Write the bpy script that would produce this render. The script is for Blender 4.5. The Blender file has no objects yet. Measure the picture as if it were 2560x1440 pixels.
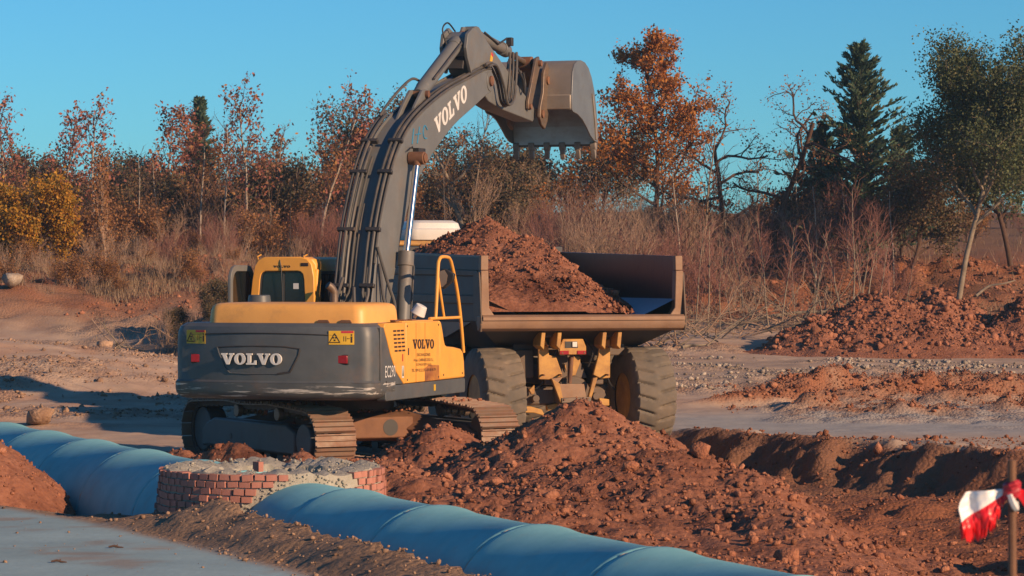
import bpy, bmesh, math, random
import numpy as np
from mathutils import Vector, Matrix

random.seed(7)
RNG = np.random.default_rng(11)
SC = bpy.context.scene
COL = SC.collection
R = math.radians

# ---------------------------------------------------------------- camera
CAM_H = 2.8                      # lens height above the excavator's ground
FPX = 7300.0 / 2560.0            # focal length in picture widths
cam = bpy.data.cameras.new('camera')
cam.sensor_width = 36.0
cam.lens = 36.0 * FPX
cam.shift_y = -35.0 / 2560.0
cam.clip_start = 0.5
cam.clip_end = 9000.0
cam.dof.use_dof = True
cam.dof.focus_distance = 44.0
cam.dof.aperture_fstop = 9.0
cam_o = bpy.data.objects.new('camera', cam)
cam_o.location = (0, 0, CAM_H)
cam_o.rotation_euler = (R(90), 0, 0)
COL.objects.link(cam_o)
SC.camera = cam_o

# ---------------------------------------------------------------- sky and sun
SUN_EL = R(19.5)
SUN_B = R(38)                    # sun stands to the right and a little behind the camera
SUN_DIR = Vector((math.cos(SUN_B) * math.cos(SUN_EL), -math.sin(SUN_B) * math.cos(SUN_EL), math.sin(SUN_EL)))
world = bpy.data.worlds.new('World')
SC.world = world
world.use_nodes = True
wn = world.node_tree
wn.nodes.clear()
w_out = wn.nodes.new('ShaderNodeOutputWorld')
w_bg = wn.nodes.new('ShaderNodeBackground')
w_sky = wn.nodes.new('ShaderNodeTexSky')
w_sky.sky_type = 'NISHITA'
w_sky.sun_disc = False
w_sky.sun_elevation = SUN_EL
w_sky.sun_rotation = math.atan2(SUN_DIR.x, SUN_DIR.y)
w_sky.altitude = 600
w_sky.air_density = 1.0
w_sky.dust_density = 0.2
w_sky.ozone_density = 2.2
w_mul = wn.nodes.new('ShaderNodeMixRGB')
w_mul.blend_type = 'MULTIPLY'
w_mul.inputs[0].default_value = 1.0
w_mul.inputs[2].default_value = (0.25, 0.635, 0.90, 1)
wn.links.new(w_sky.outputs[0], w_mul.inputs[1])
wn.links.new(w_mul.outputs[0], w_bg.inputs[0])
w_bg.inputs[1].default_value = 0.092
wn.links.new(w_bg.outputs[0], w_out.inputs[0])

sun = bpy.data.lights.new('sun', 'SUN')
sun.energy = 5.0
sun.angle = R(0.53)
sun.color = (1.0, 0.66, 0.40)
sun_o = bpy.data.objects.new('sun', sun)
sun_o.location = (40, -30, 30)
sun_o.rotation_euler = SUN_DIR.to_track_quat('Z', 'Y').to_euler()
COL.objects.link(sun_o)

SC.view_settings.view_transform = 'Standard'
SC.view_settings.look = 'None'
SC.view_settings.gamma = 1.0
SC.view_settings.use_curve_mapping = False
SC.view_settings.exposure = 0.5
SC.render.engine = 'CYCLES'
SC.cycles.use_denoising = True
SC.cycles.max_bounces = 6
SC.cycles.diffuse_bounces = 3
SC.cycles.transparent_max_bounces = 8


# ---------------------------------------------------------------- numeric noise
_T = RNG.random((256, 256))


def vnoise(x, y, s=0):
    x = np.asarray(x, float) + s * 17.31
    y = np.asarray(y, float) + s * 9.77
    xi = np.floor(x).astype(int); yi = np.floor(y).astype(int)
    fx = x - xi; fy = y - yi
    fx = fx * fx * (3 - 2 * fx); fy = fy * fy * (3 - 2 * fy)
    a = _T[xi & 255, yi & 255]; b = _T[(xi + 1) & 255, yi & 255]
    c = _T[xi & 255, (yi + 1) & 255]; d = _T[(xi + 1) & 255, (yi + 1) & 255]
    return (a + (b - a) * fx) * (1 - fy) + (c + (d - c) * fx) * fy


def fbm(x, y, octv=4, s=0, gain=0.5):
    t = 0; a = 1.0; n = 0
    for i in range(octv):
        t = t + a * (vnoise(x * 2 ** i, y * 2 ** i, s + i * 3) - 0.5); n += a; a *= gain
    return t / n * 2


def billow(x, y, octv=4, s=0, gain=0.55):
    t = 0; a = 1.0; n = 0
    for i in range(octv):
        v = np.abs(vnoise(x * 2.03 ** i, y * 2.03 ** i, s + i * 5) * 2 - 1)
        t = t + a * np.sqrt(v); n += a; a *= gain
    return t / n


def sstep(a, b, x):
    t = np.clip((np.asarray(x, float) - a) / (b - a), 0, 1)
    return t * t * (3 - 2 * t)


# ---------------------------------------------------------------- materials
def nt_new(name):
    m = bpy.data.materials.new(name)
    m.use_nodes = True
    nt = m.node_tree
    b = nt.nodes['Principled BSDF']
    return m, nt, b


def node(nt, t, **kw):
    n = nt.nodes.new(t)
    for k, v in kw.items():
        setattr(n, k, v)
    return n


def ramp(nt, src, p0, p1, c0=(0, 0, 0, 1), c1=(1, 1, 1, 1)):
    r = node(nt, 'ShaderNodeValToRGB')
    r.color_ramp.elements[0].position = p0; r.color_ramp.elements[0].color = c0
    r.color_ramp.elements[1].position = p1; r.color_ramp.elements[1].color = c1
    nt.links.new(src, r.inputs[0])
    return r.outputs[0]


def noise_tex(nt, co, scale, detail=5, rough=0.6, stretch=None):
    n = node(nt, 'ShaderNodeTexNoise')
    n.inputs['Scale'].default_value = scale
    n.inputs['Detail'].default_value = detail
    n.inputs['Roughness'].default_value = rough
    if stretch:
        mp = node(nt, 'ShaderNodeMapping')
        mp.inputs['Scale'].default_value = stretch
        nt.links.new(co, mp.inputs[0]); co = mp.outputs[0]
    nt.links.new(co, n.inputs['Vector'])
    return n.outputs['Fac']


def mix(nt, fac, a, b, mode='MIX'):
    m = node(nt, 'ShaderNodeMixRGB', blend_type=mode)
    for i, v in ((0, fac), (1, a), (2, b)):
        if isinstance(v, (int, float)):
            m.inputs[i].default_value = v
        elif isinstance(v, tuple):
            m.inputs[i].default_value = v if len(v) == 4 else (*v, 1)
        else:
            nt.links.new(v, m.inputs[i])
    return m.outputs[0]


DUST = (0.30, 0.17, 0.10)
ALB = 0.74


def pmat(name, col, col2=None, rough=0.6, metal=0.0, scale=3.0, dirt=0.0, dirt_scale=2.5, dirt_col=DUST, bump=0.0, bump_scale=30.0,
         scratch=None, spec=0.5, stretch=None, coat=0.0):
    """painted / worn surface: two tone base, patchy dust, optional scratches and fine relief"""
    m, nt, b = nt_new(name)
    co = node(nt, 'ShaderNodeTexCoord').outputs['Object']
    col = tuple(v * ALB for v in col)
    c2 = tuple(v * ALB for v in col2) if col2 else tuple(v * 0.8 for v in col)
    dirt_col = tuple(v * ALB for v in dirt_col)
    c = mix(nt, ramp(nt, noise_tex(nt, co, scale, 6, 0.62, stretch), 0.35, 0.68), col, c2)
    rgh = rough
    if dirt > 0:
        dm = ramp(nt, noise_tex(nt, co, dirt_scale, 9, 0.72), 0.62 - 0.38 * dirt, 0.80 - 0.20 * dirt)
        fac = node(nt, 'ShaderNodeMath', operation='MULTIPLY'); fac.inputs[1].default_value = min(0.95, 0.45 + 0.5 * dirt)
        nt.links.new(dm, fac.inputs[0])
        c = mix(nt, fac.outputs[0], c, dirt_col)
        rr = node(nt, 'ShaderNodeMapRange'); rr.inputs['To Min'].default_value = rough; rr.inputs['To Max'].default_value = 0.92
        nt.links.new(fac.outputs[0], rr.inputs[0]); rgh = rr.outputs[0]
    if scratch:
        sm = ramp(nt, noise_tex(nt, co, scratch[0], 5, 0.7, scratch[1]), scratch[2], scratch[2] + 0.05)
        c = mix(nt, sm, c, scratch[3])
    nt.links.new(c, b.inputs['Base Color'])
    if isinstance(rgh, float):
        b.inputs['Roughness'].default_value = rgh
    else:
        nt.links.new(rgh, b.inputs['Roughness'])
    b.inputs['Metallic'].default_value = metal
    b.inputs['Specular IOR Level'].default_value = spec
    b.inputs['Coat Weight'].default_value = coat
    if bump > 0:
        bp = node(nt, 'ShaderNodeBump'); bp.inputs['Strength'].default_value = bump; bp.inputs['Distance'].default_value = 0.02
        nt.links.new(noise_tex(nt, co, bump_scale, 6, 0.7), bp.inputs['Height'])
        nt.links.new(bp.outputs[0], b.inputs['Normal'])
    return m


def leaf_mat(name, cols, trans=0.38):
    m, nt, b = nt_new(name)
    g = node(nt, 'ShaderNodeNewGeometry')
    cols = [tuple(v * 1.1 for v in q) for q in cols]
    r = node(nt, 'ShaderNodeValToRGB')
    e = r.color_ramp.elements
    e[0].position = 0.0; e[0].color = (*cols[0], 1)
    e[1].position = 1.0; e[1].color = (*cols[-1], 1)
    for i, c in enumerate(cols[1:-1]):
        q = e.new((i + 1) / (len(cols) - 1)); q.color = (*c, 1)
    nt.links.new(g.outputs['Random Per Island'], r.inputs[0])
    nt.links.new(r.outputs[0], b.inputs['Base Color'])
    b.inputs['Roughness'].default_value = 0.6
    b.inputs['Specular IOR Level'].default_value = 0.25
    tr = node(nt, 'ShaderNodeBsdfTranslucent')
    nt.links.new(r.outputs[0], tr.inputs[0])
    mx = node(nt, 'ShaderNodeMixShader'); mx.inputs[0].default_value = trans
    nt.links.new(b.outputs[0], mx.inputs[1]); nt.links.new(tr.outputs[0], mx.inputs[2])
    nt.links.new(mx.outputs[0], nt.nodes['Material Output'].inputs[0])
    return m


def soil_mat(name, ca, cb, cc, attr=None, fine=1.0, big=1.0, relief=0.55, loose=False):
    """earth: three tones mixed over scales, strong crumbly relief; attr multiplies in the terrain's own colour"""
    m, nt, b = nt_new(name)
    co = node(nt, 'ShaderNodeNewGeometry').outputs['Position']
    ca, cb, cc = (tuple(v * ALB for v in q) for q in (ca, cb, cc))
    n1 = ramp(nt, noise_tex(nt, co, 0.9 * big, 8, 0.65), 0.35, 0.66)
    n2 = ramp(nt, noise_tex(nt, co, 9.0, 8, 0.7), 0.40, 0.70)
    c = mix(nt, n2, mix(nt, n1, ca, cb), cc)
    damp = ramp(nt, noise_tex(nt, co, 0.55 * big, 6, 0.7), 0.50, 0.66)
    if not attr:
        c = mix(nt, damp, c, tuple(v * 0.62 for v in cc))
        isl = node(nt, 'ShaderNodeMapRange'); isl.inputs['To Min'].default_value = 0.72; isl.inputs['To Max'].default_value = 1.32
        nt.links.new(node(nt, 'ShaderNodeNewGeometry').outputs['Random Per Island'], isl.inputs[0])
        if loose:
            c = mix(nt, 1.0, c, isl.outputs[0], 'MULTIPLY')
    if attr:
        a = node(nt, 'ShaderNodeVertexColor'); a.layer_name = attr
        tone = mix(nt, n2, mix(nt, n1, tuple(v * ALB for v in (0.82, 0.80, 0.78)), tuple(v * ALB for v in (1.12, 1.08, 1.04))), tuple(v * ALB for v in (0.96, 0.90, 0.86)))
        c = mix(nt, 1.0, a.outputs[0], tone, 'MULTIPLY')
    nt.links.new(c, b.inputs['Base Color'])
    b.inputs['Roughness'].default_value = 0.95
    b.inputs['Specular IOR Level'].default_value = 0.12
    v = node(nt, 'ShaderNodeTexVoronoi'); v.inputs['Scale'].default_value = 16.0 * fine
    nt.links.new(co, v.inputs['Vector'])
    h = node(nt, 'ShaderNodeMath', operation='SUBTRACT')
    nt.links.new(noise_tex(nt, co, 22 * fine, 8, 0.75), h.inputs[0]); nt.links.new(v.outputs['Distance'], h.inputs[1])
    bp = node(nt, 'ShaderNodeBump'); bp.inputs['Strength'].default_value = relief; bp.inputs['Distance'].default_value = 0.035
    if attr:
        mr = node(nt, 'ShaderNodeMapRange'); mr.inputs['To Min'].default_value = relief * .45; mr.inputs['To Max'].default_value = .75
        nt.links.new(a.outputs[1], mr.inputs[0]); nt.links.new(mr.outputs[0], bp.inputs['Strength'])
    nt.links.new(h.outputs[0], bp.inputs['Height']); nt.links.new(bp.outputs[0], b.inputs['Normal'])
    return m


M = {}
M['yellow'] = pmat('yellow_paint', (0.95, 0.455, 0.075), (0.86, 0.40, 0.065), rough=0.42, dirt=0.20, dirt_scale=1.6, dirt_col=(0.42, 0.22, 0.09), bump=0.03, bump_scale=6)
M['hood_yellow'] = pmat('faded_yellow_paint', (0.96, 0.48, 0.12), (0.86, 0.42, 0.10), rough=0.48, dirt=0.24, dirt_col=(0.45, 0.26, 0.12))
M['truck_yellow'] = pmat('dusty_yellow_paint', (0.62, 0.33, 0.07), (0.52, 0.26, 0.06), rough=0.6, dirt=0.55, dirt_scale=3.0, dirt_col=(0.30, 0.16, 0.08), bump=0.08)
M['grey'] = pmat('charcoal_paint', (0.105, 0.115, 0.12), (0.078, 0.086, 0.092), rough=0.48, dirt=0.30, dirt_scale=1.3, dirt_col=(0.20, 0.13, 0.09), bump=0.04, bump_scale=12)
M['bumper'] = pmat('scuffed_charcoal_paint', (0.10, 0.105, 0.105), (0.07, 0.075, 0.08), rough=0.5, dirt=0.25, dirt_col=(0.20, 0.13, 0.09),
                   scratch=(2.2, (0.5, 1.0, 9.0), 0.575, (0.42, 0.40, 0.37)))
M['boom'] = pmat('boom_grey_paint', (0.175, 0.18, 0.175), (0.145, 0.148, 0.145), rough=0.5, dirt=0.22, dirt_scale=1.1, dirt_col=(0.22, 0.15, 0.10), bump=0.05, bump_scale=9)
M['dark'] = pmat('dark_metal', (0.03, 0.03, 0.032), (0.045, 0.04, 0.038), rough=0.6, dirt=0.2, dirt_col=(0.12, 0.07, 0.045))
M['black'] = pmat('black_rubber', (0.018, 0.018, 0.02), (0.03, 0.028, 0.026), rough=0.55, dirt=0.15, dirt_col=(0.12, 0.08, 0.06))
M['hose'] = pmat('hose_rubber', (0.10, 0.095, 0.085), (0.07, 0.065, 0.06), rough=0.5, dirt=0.3, dirt_col=(0.22, 0.15, 0.10))
M['rust'] = pmat('rusty_steel', (0.24, 0.11, 0.055), (0.15, 0.07, 0.04), rough=0.75, metal=0.1, dirt=0.4, dirt_col=(0.34, 0.18, 0.10), bump=0.15)
M['worn'] = pmat('worn_steel', (0.22, 0.16, 0.115), (0.16, 0.12, 0.09), rough=0.45, metal=0.35, dirt=0.3, dirt_col=(0.30, 0.17, 0.10), stretch=(1, 1, 5), bump=0.06)
M['bucket'] = pmat('bucket_steel', (0.34, 0.29, 0.235), (0.27, 0.23, 0.19), rough=0.5, metal=0.25, dirt=0.25, dirt_col=(0.28, 0.17, 0.10), bump=0.06,
                   scratch=(1.6, (1, 1, 8), 0.70, (0.42, 0.36, 0.28)))
M['bucket_side'] = pmat('bucket_side_steel', (0.24, 0.25, 0.25), (0.20, 0.20, 0.20), rough=0.42, metal=0.35, dirt=0.15, dirt_col=(0.28, 0.18, 0.11), bump=0.05)
M['bucket_in'] = pmat('polished_bucket_floor', (0.52, 0.56, 0.55), (0.40, 0.42, 0.42), rough=0.45, metal=0.3, dirt=0.12, dirt_col=(0.25, 0.15, 0.10), stretch=(1, 1, 4))
M['lip_steel'] = pmat('polished_lip_steel', (0.62, 0.70, 0.70), (0.50, 0.55, 0.55), rough=0.40, metal=0.25, dirt=0.12, dirt_col=(0.30, 0.2, 0.14), stretch=(1, 1, 3))
M['mirror'] = pmat('tan_reflection_mirror_glass', (0.55, 0.38, 0.25), (0.45, 0.30, 0.2), rough=0.35, metal=0.6)  # tan reflection put into the glass colour
M['chrome'] = pmat('chrome_rod', (0.75, 0.75, 0.76), (0.70, 0.70, 0.70), rough=0.16, metal=1.0)
M['glass'] = pmat('cab_glass', (0.012, 0.016, 0.018), (0.01, 0.013, 0.016), rough=0.06, spec=0.7)
M['white'] = pmat('white_paint', (0.78, 0.77, 0.74), (0.70, 0.69, 0.66), rough=0.5, dirt=0.08)
M['letter_dark'] = pmat('dark_lettering', (0.035, 0.02, 0.018), rough=0.6)
M['red'] = pmat('red_lens', (0.42, 0.012, 0.02), (0.32, 0.01, 0.015), rough=0.25)
M['label_yellow'] = pmat('warning_label_yellow', (0.80, 0.48, 0.03), rough=0.5)
M['label_red'] = pmat('warning_label_red', (0.60, 0.03, 0.05), rough=0.5)
M['blue_paint'] = pmat('blue_marking', (0.04, 0.28, 0.50), rough=0.6)
M['shoe'] = pmat('track_shoe_steel', (0.30, 0.21, 0.15), (0.20, 0.135, 0.095), rough=0.6, metal=0.25, dirt=0.55, dirt_scale=5, dirt_col=(0.36, 0.17, 0.10), bump=0.15)
M['chain'] = pmat('track_chain', (0.06, 0.045, 0.04), (0.10, 0.06, 0.045), rough=0.7, dirt=0.3, dirt_col=(0.18, 0.09, 0.055))
M['frame'] = pmat('track_frame_paint', (0.075, 0.085, 0.09), (0.06, 0.066, 0.07), rough=0.6, dirt=0.3, dirt_col=(0.14, 0.085, 0.06), bump=0.06)
M['bed_out'] = pmat('bed_steel_dark', (0.055, 0.058, 0.062), (0.075, 0.07, 0.066), rough=0.6, dirt=0.25, dirt_scale=1.5, dirt_col=(0.17, 0.11, 0.075))
M['bed_rib'] = pmat('bed_rib_steel', (0.16, 0.11, 0.075), (0.12, 0.085, 0.06), rough=0.65, dirt=0.35, dirt_col=(0.22, 0.14, 0.09))
M['bed_in'] = pmat('bed_inner_steel', (0.05, 0.048, 0.058), (0.075, 0.062, 0.062), rough=0.40, metal=0.5, dirt=0.12, dirt_col=(0.14, 0.09, 0.07), stretch=(1, 4, 1))
M['bed_floor'] = pmat('skylit_blue_bed_floor', (0.16, 0.34, 0.50), (0.13, 0.27, 0.40), rough=0.45, metal=0.2, dirt=0.1, dirt_col=(0.30, 0.17, 0.10), stretch=(1, 5, 1))  # worn steel, with blue skylight put into its colour
M['bed_edge'] = pmat('bed_worn_edge', (0.34, 0.21, 0.13), (0.26, 0.15, 0.09), rough=0.6, metal=0.15, dirt=0.4, dirt_col=(0.36, 0.20, 0.11), bump=0.1)
M['tyre'] = pmat('tyre_rubber', (0.12, 0.105, 0.085), (0.19, 0.155, 0.115), rough=0.85, dirt=0.45, dirt_scale=2.0, dirt_col=(0.30, 0.22, 0.15), bump=0.12, bump_scale=18)
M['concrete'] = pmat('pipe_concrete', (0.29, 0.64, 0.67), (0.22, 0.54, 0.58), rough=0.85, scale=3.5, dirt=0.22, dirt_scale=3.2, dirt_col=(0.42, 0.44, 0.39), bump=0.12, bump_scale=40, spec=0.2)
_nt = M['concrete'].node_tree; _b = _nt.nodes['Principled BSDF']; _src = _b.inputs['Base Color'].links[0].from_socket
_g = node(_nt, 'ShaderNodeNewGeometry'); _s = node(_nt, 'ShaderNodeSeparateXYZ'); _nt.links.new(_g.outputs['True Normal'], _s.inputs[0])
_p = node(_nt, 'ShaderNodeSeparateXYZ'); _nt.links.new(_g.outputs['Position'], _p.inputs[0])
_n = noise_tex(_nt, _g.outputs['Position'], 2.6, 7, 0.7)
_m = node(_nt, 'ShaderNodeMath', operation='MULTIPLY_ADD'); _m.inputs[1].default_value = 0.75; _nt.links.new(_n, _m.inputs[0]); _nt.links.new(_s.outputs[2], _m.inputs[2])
_c = mix(_nt, ramp(_nt, _m.outputs[0], 1.10, 1.46), _src, (0.40, 0.36, 0.29))                       # dusty tan on upward faces, painting in the warm sunlit crest
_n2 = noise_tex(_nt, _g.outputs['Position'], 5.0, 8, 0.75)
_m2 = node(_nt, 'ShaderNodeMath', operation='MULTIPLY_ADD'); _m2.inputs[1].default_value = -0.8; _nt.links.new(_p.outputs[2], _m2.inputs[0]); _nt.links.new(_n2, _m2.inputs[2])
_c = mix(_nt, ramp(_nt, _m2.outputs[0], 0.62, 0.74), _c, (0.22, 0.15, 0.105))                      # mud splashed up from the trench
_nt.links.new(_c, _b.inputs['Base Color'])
M['mortar'] = pmat('rough_mortar', (0.52, 0.49, 0.41), (0.38, 0.36, 0.30), rough=0.95, scale=9, bump=0.9, bump_scale=34, spec=0.1)
M['brick'] = pmat('red_brick', (0.55, 0.25, 0.19), (0.44, 0.19, 0.145), rough=0.85, scale=4, dirt=0.12, dirt_scale=6, dirt_col=(0.45, 0.36, 0.28), bump=0.15, bump_scale=60, spec=0.2)
M['soil'] = soil_mat('red_soil', (0.335, 0.142, 0.082), (0.40, 0.185, 0.114), (0.235, 0.092, 0.056))
M['clod'] = soil_mat('red_clod', (0.375, 0.162, 0.093), (0.46, 0.215, 0.127), (0.265, 0.102, 0.061), fine=2.0, loose=True)
M['tan_soil'] = soil_mat('tan_soil', (0.40, 0.26, 0.17), (0.47, 0.32, 0.22), (0.30, 0.18, 0.12), loose=True)
M['stone'] = soil_mat('pale_stone', (0.45, 0.38, 0.30), (0.52, 0.46, 0.38), (0.36, 0.27, 0.20), fine=2.0, loose=True)
M['ground'] = soil_mat('ground_earth', (1, 1, 1), (1, 1, 1), (1, 1, 1), attr='Col', relief=0.20)
M['bark'] = pmat('bark', (0.14, 0.085, 0.06), (0.10, 0.06, 0.045), rough=0.9, scale=8, bump=0.4, bump_scale=25, spec=0.1)
M['bark_pale'] = pmat('pale_bark', (0.34, 0.28, 0.21), (0.22, 0.17, 0.12), rough=0.9, scale=6, bump=0.3, bump_scale=20, spec=0.1)
M['bark_white'] = pmat('white_bark', (0.52, 0.46, 0.38), (0.30, 0.24, 0.19), rough=0.9, scale=5, stretch=(1, 1, 0.4), spec=0.1)
M['twig_red'] = pmat('reddish_twigs', (0.34, 0.16, 0.125), (0.25, 0.12, 0.09), rough=0.85, scale=1.0, spec=0.1)
M['twig_tan'] = pmat('tan_twigs', (0.44, 0.30, 0.21), (0.33, 0.22, 0.15), rough=0.85, scale=1.0, spec=0.1)
M['leaf_red'] = leaf_mat('leaf_red_brown', [(0.30, 0.10, 0.07), (0.42, 0.16, 0.11), (0.20, 0.07, 0.05), (0.36, 0.20, 0.10)])
M['leaf_brown'] = leaf_mat('leaf_brown', [(0.30, 0.14, 0.055), (0.22, 0.10, 0.05), (0.38, 0.19, 0.06), (0.16, 0.08, 0.045)])
M['leaf_orange'] = leaf_mat('leaf_orange', [(0.44, 0.16, 0.03), (0.34, 0.105, 0.025), (0.50, 0.23, 0.05), (0.20, 0.07, 0.022), (0.38, 0.17, 0.05)])
M['leaf_gold'] = leaf_mat('leaf_gold', [(0.46, 0.21, 0.02), (0.30, 0.18, 0.02), (0.52, 0.25, 0.025), (0.15, 0.12, 0.02), (0.40, 0.15, 0.02)])
M['leaf_green'] = leaf_mat('leaf_evergreen', [(0.065, 0.085, 0.034), (0.10, 0.115, 0.045), (0.048, 0.070, 0.032), (0.15, 0.135, 0.06)], 0.25)
M['leaf_dark'] = leaf_mat('leaf_dark_scrub', [(0.07, 0.070, 0.036), (0.16, 0.095, 0.05), (0.055, 0.06, 0.034), (0.22, 0.13, 0.065)], 0.25)
M['needle'] = leaf_mat('needle_green', [(0.048, 0.095, 0.062), (0.075, 0.125, 0.075), (0.11, 0.13, 0.07), (0.036, 0.078, 0.055)], 0.25)
M['dry_grass'] = leaf_mat('dry_grass', [(0.26, 0.18, 0.11), (0.20, 0.13, 0.08), (0.33, 0.24, 0.15), (0.15, 0.10, 0.065)], 0.3)


# ---------------------------------------------------------------- mesh helpers
class MB:
    def __init__(s):
        s.v = []; s.f = []; s.m = []

    def add(s, vs, fs, m=0):
        o = len(s.v)
        s.v.extend([tuple(p) for p in vs])
        for f in fs:
            s.f.append(tuple(i + o for i in f)); s.m.append(m)
        return s

    def box(s, c, size, rot=None, m=0):
        hx, hy, hz = (q / 2 for q in size)
        vs = [Vector((x, y, z)) for x in (-hx, hx) for y in (-hy, hy) for z in (-hz, hz)]
        if rot is not None:
            vs = [rot @ p for p in vs]
        c = Vector(c)
        return s.add([p + c for p in vs], [(0, 1, 3, 2), (4, 6, 7, 5), (0, 4, 5, 1), (2, 3, 7, 6), (0, 2, 6, 4), (1, 5, 7, 3)], m)

    def prism(s, poly, a0, a1, axis='x', m=0, shrink=None):
        def pt(u, v, a):
            return (a, u, v) if axis == 'x' else (u, a, v) if axis == 'y' else (u, v, a)
        n = len(poly)
        p2 = shrink or poly
        vs = [pt(u, v, a0) for u, v in poly] + [pt(u, v, a1) for u, v in p2]
        area = sum(poly[i][0] * poly[(i + 1) % n][1] - poly[(i + 1) % n][0] * poly[i][1] for i in range(n))
        fs = [tuple(range(n)), tuple(range(2 * n - 1, n - 1, -1))] + [(i, i + n, (i + 1) % n + n, (i + 1) % n) for i in range(n)]
        flip = (area > 0) == (axis != 'y')
        flip = flip if a1 > a0 else not flip
        if flip:
            fs = [tuple(reversed(f)) for f in fs]
        return s.add(vs, fs, m)

    def tube(s, path, r, n=8, m=0, cap=True):
        path = [Vector(p) for p in path]
        k = len(path)
        rs = r if isinstance(r, (list, tuple)) else [r] * k
        t0 = (path[1] - path[0]).normalized()
        up = Vector((0, 0, 1)) if abs(t0.z) < 0.9 else Vector((1, 0, 0))
        a = t0.cross(up).normalized()
        vs = []
        for i in range(k):
            t = (path[min(i + 1, k - 1)] - path[max(i - 1, 0)]).normalized()
            a = (a - t * a.dot(t)).normalized()
            b = t.cross(a)
            for j in range(n):
                q = 2 * math.pi * j / n
                vs.append(path[i] + (a * math.cos(q) + b * math.sin(q)) * rs[i])
        fs = [(i * n + j, i * n + (j + 1) % n, (i + 1) * n + (j + 1) % n, (i + 1) * n + j) for i in range(k - 1) for j in range(n)]
        if cap:
            fs.append(tuple(reversed(range(n)))); fs.append(tuple(range((k - 1) * n, k * n)))
        return s.add(vs, fs, m)

    def cyl(s, p0, p1, r0, r1=None, n=16, m=0):
        return s.tube([p0, p1], [r0, r0 if r1 is None else r1], n, m)

    def loft(s, rings, m=0, cap=True):
        n = len(rings[0]); vs = [p for rg in rings for p in rg]
        fs = [(i * n + j, i * n + (j + 1) % n, (i + 1) * n + (j + 1) % n, (i + 1) * n + j) for i in range(len(rings) - 1) for j in range(n)]
        if cap:
            fs.append(tuple(reversed(range(n)))); fs.append(tuple(range((len(rings) - 1) * n, len(rings) * n)))
        return s.add(vs, fs, m)

    def mesh(s, name, mats, ang=35):
        me = bpy.data.meshes.new(name)
        me.from_pydata(s.v, [], s.f)
        for mm in (mats if isinstance(mats, (list, tuple)) else [mats]):
            me.materials.append(M[mm] if isinstance(mm, str) else mm)
        if any(s.m):
            me.polygons.foreach_set('material_index', s.m)
        me.update()
        if ang:
            me.shade_smooth(); me.set_sharp_from_angle(angle=R(ang))
        return me

    def build(s, name, mats, parent=None, bevel=0.0, seg=2, ang=35, fix=True):
        me = s.mesh(name, mats, ang)
        if fix:
            bm = bmesh.new(); bm.from_mesh(me); bmesh.ops.recalc_face_normals(bm, faces=bm.faces); bm.to_mesh(me); bm.free()
        o = bpy.data.objects.new(name, me)
        COL.objects.link(o)
        o.parent = parent
        if bevel > 0:
            b = o.modifiers.new('bevel', 'BEVEL'); b.width = bevel; b.segments = seg; b.limit_method = 'ANGLE'; b.angle_limit = R(40)
            b.harden_normals = False
        return o


def np_mesh(name, v, f, mat, smooth=False):
    """fast mesh from numpy arrays; f is (n,3) or (n,4)"""
    me = bpy.data.meshes.new(name)
    v = np.asarray(v, np.float32); f = np.asarray(f, np.int32)
    k = f.shape[1]
    me.vertices.add(len(v)); me.vertices.foreach_set('co', v.ravel())
    me.loops.add(f.size); me.loops.foreach_set('vertex_index', f.ravel())
    me.polygons.add(len(f)); me.polygons.foreach_set('loop_start', np.arange(0, f.size, k, dtype=np.int32))
    me.materials.append(M[mat] if isinstance(mat, str) else mat)
    me.update(calc_edges=True)
    if smooth:
        me.shade_smooth()
    return me


def link(name, me, parent=None, loc=(0, 0, 0), rz=0.0):
    o = bpy.data.objects.new(name, me)
    COL.objects.link(o); o.parent = parent; o.location = loc; o.rotation_euler = (0, 0, rz)
    return o


def tag(o, label=None, cat=None, group=None, kind=None):
    if label: o['label'] = label
    if cat: o['category'] = cat
    if group: o['group'] = group
    if kind: o['kind'] = kind
    return o


def empty(name, loc, rz=0.0):
    o = bpy.data.objects.new(name, None)
    COL.objects.link(o); o.location = loc; o.rotation_euler = (0, 0, rz); o.empty_display_size = 0.3
    return o


def copy_tree(o, parent=None):
    c = o.copy(); COL.objects.link(c); c.parent = parent
    for ch in o.children:
        d = ch.copy(); COL.objects.link(d); d.parent = c
        for g in ch.children:
            e = g.copy(); COL.objects.link(e); e.parent = d
    return c


def arc(cx, cy, r, a0, a1, n):
    return [(cx + r * math.cos(R(a0 + (a1 - a0) * i / n)), cy + r * math.sin(R(a0 + (a1 - a0) * i / n))) for i in range(n + 1)]


def rrect(x0, x1, y0, y1, r, n=4):
    return (arc(x1 - r, y0 + r, r, -90, 0, n) + arc(x1 - r, y1 - r, r, 0, 90, n) + arc(x0 + r, y1 - r, r, 90, 180, n) + arc(x0 + r, y0 + r, r, 180, 270, n))


def catmull(pts, k=6):
    P = [Vector(p) for p in pts]; out = []
    for i in range(len(P) - 1):
        a, b, c, d = P[max(i - 1, 0)], P[i], P[i + 1], P[min(i + 2, len(P) - 1)]
        for j in range(k):
            t = j / k
            out.append(0.5 * ((2 * b) + (c - a) * t + (2 * a - 5 * b + 4 * c - d) * t * t + (3 * b - a - 3 * c + d) * t ** 3))
    out.append(P[-1])
    return out


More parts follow.
